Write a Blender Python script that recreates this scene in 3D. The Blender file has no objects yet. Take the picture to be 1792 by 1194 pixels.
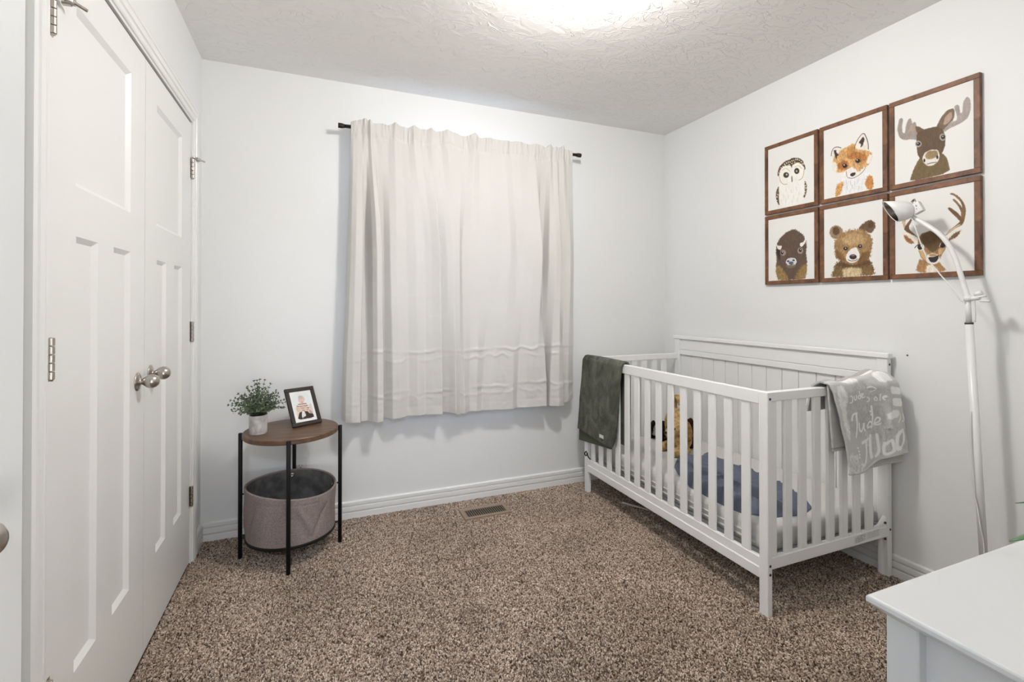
import bpy, bmesh, math, random
import numpy as np
from mathutils import Vector, Matrix
rnd = random.Random(7)
S = bpy.context.scene
COL = S.collection

# ------------------------------------------------------------------ camera, world, lights, exposure
CAM_H = 1.194
cd = bpy.data.cameras.new('camera'); cam = bpy.data.objects.new('camera', cd); COL.objects.link(cam)
cam.location = (0, 0, CAM_H)
cam.rotation_euler = (math.pi/2 + 0.0064, 0, -0.386)
cd.sensor_width = 36.0; cd.sensor_fit = 'HORIZONTAL'
cd.lens = 836.7/1792*36; cd.shift_x = 0; cd.shift_y = -(597-528.0)/1792
cd.clip_start = 0.02; cd.clip_end = 100
S.camera = cam

W = bpy.data.worlds.new('daylight'); S.world = W; W.use_nodes = True
bg = W.node_tree.nodes['Background']
bg.inputs['Color'].default_value = (0.55, 0.70, 1.0, 1); bg.inputs['Strength'].default_value = 9.0

S.view_settings.view_transform = 'Standard'; S.view_settings.look = 'None'
S.view_settings.gamma = 1; S.view_settings.use_curve_mapping = False
S.view_settings.exposure = 1.09
DOME_STRENGTH = 86.0

def area_light(name, loc, rot, sx, sy, power, color):
    ld = bpy.data.lights.new(name, 'AREA'); ld.shape = 'RECTANGLE'; ld.size = sx; ld.size_y = sy
    ld.energy = power; ld.color = color
    o = bpy.data.objects.new(name, ld); COL.objects.link(o); o.location = loc; o.rotation_euler = rot
    return o
# unseen fill lights added in the hall behind the open doorway
area_light('hall_fill_up', (0.20, -1.10, 0.55), (math.radians(152), 0, math.radians(-22)), 0.7, 0.7, 13.0, (1.0, 0.98, 0.95))  # added upward fill that brightens the ceiling
area_light('hall_fill_cool', (-0.30, -1.55, 2.36), (math.radians(52), 0, math.radians(-8)), 0.45, 0.30, 11.0, (0.72, 0.82, 1.0))  # added cool fill standing in for daylight spill on the lower back wall

# ------------------------------------------------------------------ room dimensions (metres)
L, R, D, N, H = -0.546, 2.364, 2.83, -0.02, 2.44

# ------------------------------------------------------------------ small numpy helpers
def vnoise(x, y, seed=0):
    """smooth value noise in -1..1"""
    xi = np.floor(x).astype(np.int64); yi = np.floor(y).astype(np.int64)
    xf = x-xi; yf = y-yi
    def h(a, b):
        n = (a*374761393 + b*668265263 + seed*1442695041) & 0x7fffffff
        n = ((n ^ (n >> 13))*1274126177) & 0x7fffffff
        return ((n ^ (n >> 16)) & 0xffff)/32767.5 - 1
    u = xf*xf*(3-2*xf); v = yf*yf*(3-2*yf)
    a = h(xi, yi); b = h(xi+1, yi); c = h(xi, yi+1); d = h(xi+1, yi+1)
    return (a*(1-u)+b*u)*(1-v) + (c*(1-u)+d*u)*v
def fbm(x, y, seed=0, octs=3):
    r = 0; a = 1.0; t = 0
    for k in range(octs):
        r = r + a*vnoise(x*2**k, y*2**k, seed+k*17); t += a; a *= 0.5
    return r/t
def sst(a, b, x):
    t = np.clip((x-a)/(b-a), 0, 1); return t*t*(3-2*t)
def srgb(c):
    c = np.asarray(c, float); return np.where(c <= 0.04045, c/12.92, ((c+0.055)/1.055)**2.4)
def C8(r, g, b):
    v = srgb(np.array([r, g, b])/255.0); return (float(v[0]), float(v[1]), float(v[2]), 1)

# ------------------------------------------------------------------ materials
def mat(name, color, rough=0.5, metal=0.0, spec=0.5):
    m = bpy.data.materials.new(name); m.use_nodes = True
    b = m.node_tree.nodes['Principled BSDF']
    b.inputs['Base Color'].default_value = color if len(color) == 4 else (*color, 1)
    b.inputs['Roughness'].default_value = rough; b.inputs['Metallic'].default_value = metal
    b.inputs['Specular IOR Level'].default_value = spec
    return m
def nd(m, t, **kw):
    n = m.node_tree.nodes.new(t)
    for k, v in kw.items():
        if k in n.inputs: n.inputs[k].default_value = v
        else: setattr(n, k, v)
    return n
def lk(m, a, b): m.node_tree.links.new(a, b)
def coords(m, scale=(1, 1, 1), obj=True):
    tc = nd(m, 'ShaderNodeTexCoord'); mp = nd(m, 'ShaderNodeMapping'); mp.inputs['Scale'].default_value = scale
    lk(m, tc.outputs['Object' if obj else 'Generated'], mp.inputs['Vector']); return mp.outputs['Vector']
def bump(m, height, strength=0.3, dist=0.01):
    b = nd(m, 'ShaderNodeBump', Strength=strength, Distance=dist); lk(m, height, b.inputs['Height'])
    lk(m, b.outputs['Normal'], m.node_tree.nodes['Principled BSDF'].inputs['Normal']); return b
def noise_bump(m, scale, strength, dist, stretch=(1, 1, 1), detail=3):
    n = nd(m, 'ShaderNodeTexNoise', Scale=scale, Detail=detail); lk(m, coords(m, stretch), n.inputs['Vector'])
    bump(m, n.outputs['Fac'], strength, dist); return n
def noise_color(m, c1, c2, scale, stretch=(1, 1, 1), detail=4, lo=0.35, hi=0.65, dist=0.0):
    n = nd(m, 'ShaderNodeTexNoise', Scale=scale, Detail=detail, Distortion=dist); lk(m, coords(m, stretch), n.inputs['Vector'])
    r = nd(m, 'ShaderNodeValToRGB'); r.color_ramp.elements[0].position = lo; r.color_ramp.elements[1].position = hi
    r.color_ramp.elements[0].color = c1; r.color_ramp.elements[1].color = c2
    lk(m, n.outputs['Fac'], r.inputs['Fac']); lk(m, r.outputs['Color'], m.node_tree.nodes['Principled BSDF'].inputs['Base Color'])
    return r

M = {}
M['wall'] = mat('wall_paint', (0.82, 0.824, 0.812), 0.55, spec=0.35); noise_bump(M['wall'], 95, 0.05, 0.004)
m = M['ceiling'] = mat('ceiling_paint', (0.90, 0.882, 0.855), 0.6, spec=0.3)
# hand-trowelled ceiling: long curved ridges
n1 = nd(m, 'ShaderNodeTexNoise', Scale=5.0, Detail=2.0, Distortion=2.6); lk(m, coords(m, (1, 1.7, 1)), n1.inputs['Vector'])
r1 = nd(m, 'ShaderNodeValToRGB'); e = r1.color_ramp.elements
e[0].position = 0.485; e[0].color = (0, 0, 0, 1); e[1].position = 0.50; e[1].color = (1, 1, 1, 1)
x = e.new(0.515); x.color = (0, 0, 0, 1)
lk(m, n1.outputs['Fac'], r1.inputs['Fac'])
n2 = nd(m, 'ShaderNodeTexNoise', Scale=14.0, Detail=4.0, Distortion=1.0); lk(m, coords(m), n2.inputs['Vector'])
mx = nd(m, 'ShaderNodeMath', operation='MULTIPLY_ADD'); mx.inputs[1].default_value = 0.5
lk(m, r1.outputs['Color'], mx.inputs[0]); lk(m, n2.outputs['Fac'], mx.inputs[2])
bump(m, mx.outputs[0], 0.62, 0.006)
M['trim'] = mat('trim_paint', (0.845, 0.84, 0.82), 0.32)
M['door'] = mat('door_paint', (0.83, 0.825, 0.805), 0.35); noise_bump(M['door'], 60, 0.03, 0.002, (1, 1, 0.06))
M['door_darkened'] = mat('darkened_door_paint', (0.62, 0.62, 0.605), 0.4)  # door paint darkened to offset strong light on the open door
M['crib'] = mat('white_lacquer', (0.90, 0.898, 0.89), 0.32)
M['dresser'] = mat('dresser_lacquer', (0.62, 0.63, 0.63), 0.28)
M['nickel'] = mat('brushed_nickel', (0.50, 0.46, 0.42), 0.28, 1.0); noise_bump(M['nickel'], 40, 0.05, 0.001, (1, 1, 12))
M['gap'] = mat('dark_gap', (0.03, 0.025, 0.02), 0.8)
M['bolt'] = mat('dark_bolt', (0.10, 0.09, 0.085), 0.4, 0.8)
M['black'] = mat('black_metal', (0.009, 0.009, 0.009), 0.5, spec=0.25)
M['bronze'] = mat('dark_bronze', (0.022, 0.016, 0.013), 0.45, 0.3)
M['lamp'] = mat('white_enamel', (0.82, 0.815, 0.80), 0.3)
M['plug'] = mat('white_plastic', (0.80, 0.79, 0.77), 0.35)
M['reflector'] = mat('shade_reflector', (0.30, 0.26, 0.23), 0.3, 1.0)
M['chrome'] = mat('chrome', (0.75, 0.75, 0.75), 0.12, 1.0)
m = M['walnut'] = mat('walnut_top', C8(104, 78, 60), 0.42)
noise_color(m, C8(78, 56, 42), C8(122, 92, 68), 4.0, (1.2, 14, 6), 5, 0.3, 0.72, 0.6)
m = M['frame'] = mat('stained_frame', C8(104, 74, 52), 0.5)
noise_color(m, C8(80, 50, 31), C8(140, 96, 64), 16.0, (1, 1, 1), 6, 0.3, 0.7, 1.2)
m = M['pframe'] = mat('dark_frame', C8(44, 37, 34), 0.5, spec=0.3)
m = M['felt'] = mat('basket_felt', C8(140, 128, 124), 0.95, spec=0.1)
noise_color(m, C8(128, 117, 113), C8(152, 140, 136), 150.0, (1, 1, 1), 3, 0.3, 0.7); noise_bump(m, 260, 0.5, 0.002)
m = M['lining'] = mat('basket_lining', C8(82, 80, 78), 0.95, spec=0.1)
noise_color(m, C8(92, 90, 88), C8(118, 116, 114), 20.0); noise_bump(m, 200, 0.4, 0.002)
m = M['concrete'] = mat('concrete_pot', C8(186, 180, 174), 0.8)
noise_color(m, C8(172, 165, 159), C8(216, 211, 206), 22.0, (1, 1, 1), 5, 0.35, 0.65, 0.8); noise_bump(m, 60, 0.3, 0.002)
M['soil'] = mat('dark_moss', C8(52, 50, 38), 0.95)
m = M['leaf'] = mat('eucalyptus_leaf', C8(84, 98, 76), 0.6)
noise_color(m, C8(62, 76, 58), C8(118, 132, 104), 28.0)
M['stem'] = mat('leaf_stem', C8(92, 96, 66), 0.7)
M['frond'] = mat('waxy_green_leaf', C8(84, 120, 84), 0.4)
# curtain cloth: woven, slightly translucent
m = M['curtain'] = mat('curtain_cloth', (0.67, 0.652, 0.622), 0.9, spec=0.12)
w1 = nd(m, 'ShaderNodeTexNoise', Scale=220.0, Detail=2.0); lk(m, coords(m, (1, 1, 0.25)), w1.inputs['Vector'])
w2 = nd(m, 'ShaderNodeTexNoise', Scale=9.0, Detail=4.0, Distortion=0.4); lk(m, coords(m, (1, 1, 1.6)), w2.inputs['Vector'])
mx = nd(m, 'ShaderNodeMath', operation='MULTIPLY_ADD'); mx.inputs[1].default_value = 0.12
lk(m, w1.outputs['Fac'], mx.inputs[0]); lk(m, w2.outputs['Fac'], mx.inputs[2]); bump(m, mx.outputs[0], 0.25, 0.008)
tr = nd(m, 'ShaderNodeBsdfTranslucent'); tr.inputs['Color'].default_value = (0.85, 0.74, 0.66, 1)
ms = nd(m, 'ShaderNodeMixShader'); ms.inputs[0].default_value = 0.008
out = m.node_tree.nodes['Material Output']; pb = m.node_tree.nodes['Principled BSDF']
lk(m, pb.outputs[0], ms.inputs[1]); lk(m, tr.outputs[0], ms.inputs[2]); lk(m, ms.outputs[0], out.inputs['Surface'])
m = M['glass'] = mat('window_glass', (0.95, 0.97, 1, 1), 0.02); m.node_tree.nodes['Principled BSDF'].inputs['Transmission Weight'].default_value = 1.0
m = M['sheet'] = mat('crib_sheet', C8(214, 212, 208), 0.85, spec=0.15); noise_bump(m, 7, 0.25, 0.02, (1, 1, 3))
m = M['green'] = mat('dark_green_plush', C8(78, 82, 72), 1.0, spec=0.05)
noise_color(m, C8(82, 84, 76), C8(118, 120, 109), 16.0, (1, 1, 0.6), 6, 0.32, 0.68, 0.8); noise_bump(m, 120, 0.9, 0.006, (1, 1, 0.7))
M['green_edge'] = mat('green_binding', C8(92, 98, 84), 0.9, spec=0.1)
m = M['blue'] = mat('slate_blue_cloth', C8(108, 113, 129), 0.9, spec=0.12); noise_bump(m, 20, 0.25, 0.01, (1, 3, 1))
def vcol(name, rough=0.8, nb=None, spec=0.2):
    m = mat(name, (0.5, 0.5, 0.5), rough, spec=spec)
    a = nd(m, 'ShaderNodeVertexColor'); a.layer_name = 'paint'
    lk(m, a.outputs['Color'], m.node_tree.nodes['Principled BSDF'].inputs['Base Color'])
    if nb: noise_bump(m, *nb)
    return m
M['print'] = vcol('art_print', 0.55, spec=0.3)
M['photo'] = vcol('photo_print', 0.3)
M['gray'] = vcol('gray_minky', 0.95, (170, 0.6, 0.004), 0.1)
M['label'] = vcol('paper_label', 0.6)
def plush(name, c1, c2):
    m = mat(name, c1, 1.0, spec=0.05); noise_color(m, c1, c2, 60.0, (1, 1, 1), 4); noise_bump(m, 150, 1.0, 0.008); return m
M['gold'] = plush('golden_plush', C8(176, 142, 92), C8(212, 182, 132))
M['goldear'] = plush('tan_plush_ear', C8(140, 104, 64), C8(176, 138, 92))
M['blackfur'] = plush('black_plush', C8(24, 21, 21), C8(46, 40, 38))
M['grayfur'] = plush('gray_plush', C8(120, 116, 116), C8(170, 166, 164))
M['brownfur'] = plush('brown_plush', C8(44, 26, 24), C8(72, 44, 38))
M['eye'] = mat('black_glass_eye', (0.01, 0.008, 0.006), 0.1)
M['vent'] = mat('vent_enamel', C8(150, 130, 112), 0.5)
M['stick'] = mat('pale_stick', C8(205, 196, 182), 0.6)
# carpet: dark backing and speckled tufts
M['backing'] = mat('carpet_backing', C8(88, 74, 64), 1.0, spec=0.0)
m = M['pile'] = mat('carpet_tuft', C8(150, 130, 112), 1.0, spec=0.05)
oi = nd(m, 'ShaderNodeObjectInfo'); r = nd(m, 'ShaderNodeValToRGB'); r.color_ramp.interpolation = 'LINEAR'
e = r.color_ramp.elements; e[0].position = 0.0; e[0].color = C8(88, 70, 58); e[1].position = 1.0; e[1].color = C8(232, 218, 203)
for p, c in ((0.25, C8(146, 126, 111)), (0.6, C8(180, 161, 146)), (0.85, C8(206, 190, 174))):
    q = e.new(p); q.color = c
lk(m, oi.outputs['Random'], r.inputs['Fac'])
# broad brushed patches, light and dark of pile direction put into the colour
pn = nd(m, 'ShaderNodeTexNoise', Scale=2.6, Detail=3.0, Distortion=0.8); lk(m, oi.outputs['Location'], pn.inputs['Vector'])
pm = nd(m, 'ShaderNodeMapRange'); pm.inputs[1].default_value = 0.32; pm.inputs[2].default_value = 0.70; pm.inputs[3].default_value = 0.84; pm.inputs[4].default_value = 1.14
lk(m, pn.outputs['Fac'], pm.inputs[0])
hv = nd(m, 'ShaderNodeHueSaturation'); lk(m, r.outputs['Color'], hv.inputs['Color']); lk(m, pm.outputs[0], hv.inputs['Value'])
lk(m, hv.outputs['Color'], m.node_tree.nodes['Principled BSDF'].inputs['Base Color'])
# lamps that give light
m = M['dome'] = bpy.data.materials.new('lit_glass_dome'); m.use_nodes = True
m.node_tree.nodes.remove(m.node_tree.nodes['Principled BSDF'])
em = nd(m, 'ShaderNodeEmission', Strength=DOME_STRENGTH, Color=(1.0, 0.978, 0.95, 1))
lk(m, em.outputs[0], m.node_tree.nodes['Material Output'].inputs['Surface'])

# ------------------------------------------------------------------ object helpers
def wl(o):
    v = Vector((0, 0, 0))
    while o is not None:
        v = v + o.location; o = o.parent
    return v
def props(o, label=None, cat=None, group=None, kind=None):
    if label: o['label'] = label
    if cat: o['category'] = cat
    if group: o['group'] = group
    if kind: o['kind'] = kind
    return o
def thing(name, label, cat, loc, group=None):
    o = bpy.data.objects.new(name, None); o.empty_display_size = 0.05; COL.objects.link(o); o.location = loc
    return props(o, label, cat, group)
def link(name, me, m, parent=None, smooth=False):
    o = bpy.data.objects.new(name, me); COL.objects.link(o)
    if m is not None and len(me.materials) == 0: me.materials.append(m)
    if parent is not None: o.parent = parent
    if smooth: me.polygons.foreach_set('use_smooth', [True]*len(me.polygons))
    return o
def obj(name, bm, m, parent=None, smooth=False, origin=None):
    """links a bmesh in world coordinates as one object; origin: own origin in the world (for parentless things)"""
    off = wl(parent) if parent is not None else Vector((0, 0, 0))
    if origin is not None: off = Vector(origin)
    bmesh.ops.translate(bm, verts=bm.verts, vec=-off)
    bmesh.ops.recalc_face_normals(bm, faces=bm.faces)
    me = bpy.data.meshes.new(name); bm.to_mesh(me); bm.free()
    o = link(name, me, m, parent, smooth)
    if origin is not None: o.location = Vector(origin) - (wl(parent) if parent is not None else Vector((0, 0, 0)))
    return o
def again(src, name, parent, delta):
    """a copy sharing its mesh, moved by delta"""
    o = src.copy(); COL.objects.link(o); o.name = name; o.parent = parent; o.location = src.location + Vector(delta); return o
def box(bm, x0, x1, y0, y1, z0, z1, bev=0.0, seg=1):
    r = bmesh.ops.create_cube(bm, size=1.0); vs = r['verts']
    for v in vs:
        v.co = Vector(((x0+x1)/2 + v.co.x*(x1-x0), (y0+y1)/2 + v.co.y*(y1-y0), (z0+z1)/2 + v.co.z*(z1-z0)))
    if bev > 0:
        es = list({e for v in vs for e in v.link_edges})
        bmesh.ops.bevel(bm, geom=es, offset=bev, segments=seg, profile=0.5, affect='EDGES')
    return bm
def boxes(*bs, bev=0.0):
    bm = bmesh.new()
    for b in bs: box(bm, *b, bev)
    return bm
def B(*a, bev=0.0, seg=1): return box(bmesh.new(), *a, bev, seg)
def lathe(bm, prof, seg=24, mtx=None):
    """prof: (radius, height) along z; closed ends when radius 0"""
    rings = []
    for r, z in prof:
        if r < 1e-6: rings.append([bm.verts.new((0, 0, z))])
        else: rings.append([bm.verts.new((r*math.cos(2*math.pi*i/seg), r*math.sin(2*math.pi*i/seg), z)) for i in range(seg)])
    for a, b in zip(rings, rings[1:]):
        for i in range(seg):
            j = (i+1) % seg
            if len(a) == 1 and len(b) == 1: continue
            if len(a) == 1: bm.faces.new((a[0], b[i], b[j]))
            elif len(b) == 1: bm.faces.new((a[i], a[j], b[0]))
            else: bm.faces.new((a[i], a[j], b[j], b[i]))
    for end in (rings[0], rings[-1]):
        if len(end) > 2: bm.faces.new(end)
    if mtx is not None:
        bmesh.ops.transform(bm, matrix=mtx, verts=[v for r in rings for v in r])
    return bm
def axis(loc, direction):
    q = Vector(direction).to_track_quat('Z', 'Y'); return Matrix.Translation(Vector(loc)) @ q.to_matrix().to_4x4()
def cyl(bm, p, q, r, seg=12, r2=None):
    p = Vector(p); q = Vector(q); h = (q-p).length
    return lathe(bm, [(0, 0), (r, 0), (r if r2 is None else r2, h), (0, h)], seg, axis(p, q-p))
def tube(bm, pts, r, seg=8, sub=6):
    """smooth tube through points (catmull-rom)"""
    P = [Vector(p) for p in pts]; Q = []
    if sub > 1 and len(P) > 2:
        for i in range(len(P)-1):
            a = P[max(i-1, 0)]; b = P[i]; c = P[i+1]; d = P[min(i+2, len(P)-1)]
            for k in range(sub):
                t = k/sub
                Q.append(0.5*((2*b)+(c-a)*t+(2*a-5*b+4*c-d)*t*t+(3*b-a-3*c+d)*t**3))
        Q.append(P[-1])
    else: Q = P
    rad = r if callable(r) else (lambda t: r)
    rings = []; n = None
    for i, p in enumerate(Q):
        t = (Q[min(i+1, len(Q)-1)]-Q[max(i-1, 0)]).normalized()
        if n is None: n = t.orthogonal().normalized()
        n = (n - t*n.dot(t)).normalized(); b = t.cross(n); rr = rad(i/max(1, len(Q)-1))
        rings.append([bm.verts.new(p + rr*(math.cos(2*math.pi*k/seg)*n + math.sin(2*math.pi*k/seg)*b)) for k in range(seg)])
    for a, b in zip(rings, rings[1:]):
        for k in range(seg):
            bm.faces.new((a[k], a[(k+1) % seg], b[(k+1) % seg], b[k]))
    bm.faces.new(rings[0]); bm.faces.new(rings[-1]); return bm
def prism(bm, poly, p0, p1, ax):
    """poly (a,b) swept between p0 and p1 along axis ax: 'x': (y,z) profile; 'y': (x,z) profile"""
    def pt(a, b, s): return (s, a, b) if ax == 'x' else (a, s, b)
    A = [bm.verts.new(pt(a, b, p0)) for a, b in poly]; Bv = [bm.verts.new(pt(a, b, p1)) for a, b in poly]
    n = len(poly)
    for i in range(n): bm.faces.new((A[i], A[(i+1) % n], Bv[(i+1) % n], Bv[i]))
    bm.faces.new(A); bm.faces.new(Bv); return bm
def grid(name, P, m, parent=None, colors=None, smooth=True, thick=0.0, origin=None, closed=False, offset=0.0):
    """P: (nv,nu,3) array of world points; colors: (nv,nu,3) linear"""
    nv, nu = P.shape[:2]
    off = np.array(wl(parent)) if parent is not None else np.zeros(3)
    if origin is not None: off = np.array(origin, float)
    co = (P.reshape(-1, 3)-off).astype(np.float32)
    i = np.arange(nv*nu).reshape(nv, nu)
    if closed:
        k = np.concatenate([i, i[:, :1]], 1)
    else: k = i
    f = np.stack([k[:-1, :-1], k[:-1, 1:], k[1:, 1:], k[1:, :-1]], -1).reshape(-1, 4)
    me = bpy.data.meshes.new(name)
    me.vertices.add(len(co)); me.vertices.foreach_set('co', co.ravel())
    me.loops.add(f.size); me.loops.foreach_set('vertex_index', f.ravel().astype(np.int32))
    me.polygons.add(len(f)); me.polygons.foreach_set('loop_start', (np.arange(len(f))*4).astype(np.int32))
    me.update(calc_edges=True); me.validate()
    if colors is not None:
        a = me.color_attributes.new('paint', 'FLOAT_COLOR', 'POINT')
        c = np.ones((nv*nu, 4), np.float32); c[:, :3] = colors.reshape(-1, 3); a.data.foreach_set('color', c.ravel())
    o = link(name, me, m, parent, smooth)
    if origin is not None: o.location = Vector(origin) - (wl(parent) if parent is not None else Vector((0, 0, 0)))
    if thick:
        s = o.modifiers.new('thickness', 'SOLIDIFY'); s.thickness = thick; s.offset = offset
    return o
def struct(name, bm, m, parent=None, smooth=False):
    o = obj(name, bm, m, parent, smooth)
    if parent is None: o['kind'] = 'structure'
    return o

# ------------------------------------------------------------------ painted prints: brush list -> colours per vertex
def poly_sdf(X, Y, pts):
    d2 = np.full(X.shape, 1e9); inside = np.zeros(X.shape, bool); n = len(pts)
    for i in range(n):
        ax, ay = pts[i]; bx, by = pts[(i+1) % n]; ex, ey = bx-ax, by-ay; px, py = X-ax, Y-ay
        t = np.clip((px*ex+py*ey)/(ex*ex+ey*ey+1e-12), 0, 1); d2 = np.minimum(d2, (px-t*ex)**2+(py-t*ey)**2)
        c = ((ay > Y) != (by > Y)) & (X < (bx-ax)*(Y-ay)/((by-ay) if abs(by-ay) > 1e-12 else 1e-12)+ax)
        inside ^= c
    return np.sqrt(d2)*np.where(inside, -1, 1)
def line_dist(X, Y, pts):
    d2 = np.full(X.shape, 1e9)
    for (ax, ay), (bx, by) in zip(pts, pts[1:]):
        ex, ey = bx-ax, by-ay; px, py = X-ax, Y-ay
        t = np.clip((px*ex+py*ey)/(ex*ex+ey*ey+1e-12), 0, 1); d2 = np.minimum(d2, (px-t*ex)**2+(py-t*ey)**2)
    return np.sqrt(d2)
def chaikin(p, closed):
    """rounds a brush outline by cutting its corners"""
    if len(p) < 3: return p
    o = [] if closed else [p[0]]; n = len(p)
    for i in range(n if closed else n-1):
        a, b = p[i], p[(i+1) % n]; w = .18 if closed else .25
        o += [(a[0]*(1-w)+b[0]*w, a[1]*(1-w)+b[1]*w), (a[0]*w+b[0]*(1-w), a[1]*w+b[1]*(1-w))]
    return o if closed else o + [p[-1]]
def paint(U, V, asp, base, ops):
    """U,V in 0..1 arrays; returns sRGB-linear colours"""
    X = U*asp; Y = V; img = np.empty(U.shape+(3,)); img[:] = base
    fx = .5*vnoise(X*90, Y*60, 5)+.55*vnoise(X*190, Y*120, 9); fy = .5*vnoise(X*90, Y*60, 6)+.8*vnoise(X*200, Y*90, 10)
    mot = 0.55*vnoise(X*150, Y*55, 21)+0.5*vnoise(X*38, Y*22, 22)+0.6*vnoise(X*230, Y*90, 23)
    for ln in ops.strip().split('\n'):
        q = ln.split(' '); col = np.array([float(v) for v in q[1:4]])/255; q = q[:1] + q[3:]
        k = 5 if q[0] == 'P' else 3
        pts = [(float(a.split(',')[0])*asp/1000, float(a.split(',')[1])/1000) for a in q[k:]]
        for _ in range(1 if q[0] == 'P' else 2): pts = chaikin(pts, q[0] == 'P')
        if q[0] == 'P':
            fe, fu, mo = float(q[2])/1000, float(q[3])/1000, float(q[4])/100
            sd = poly_sdf(X+fx*fu, Y+fy*fu, pts); a = 1-sst(-fe*0.6, fe*0.6+0.002, sd)
            c = np.clip(col*(1+mo*mot[..., None]), 0, 1)
        else:
            w = float(q[2])/2000; sd = line_dist(X, Y, pts); a = 1-sst(w*0.7, w*1.3+0.002, sd); c = col
        img = img*(1-a[..., None]) + c*a[..., None]
    return srgb(img)

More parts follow.
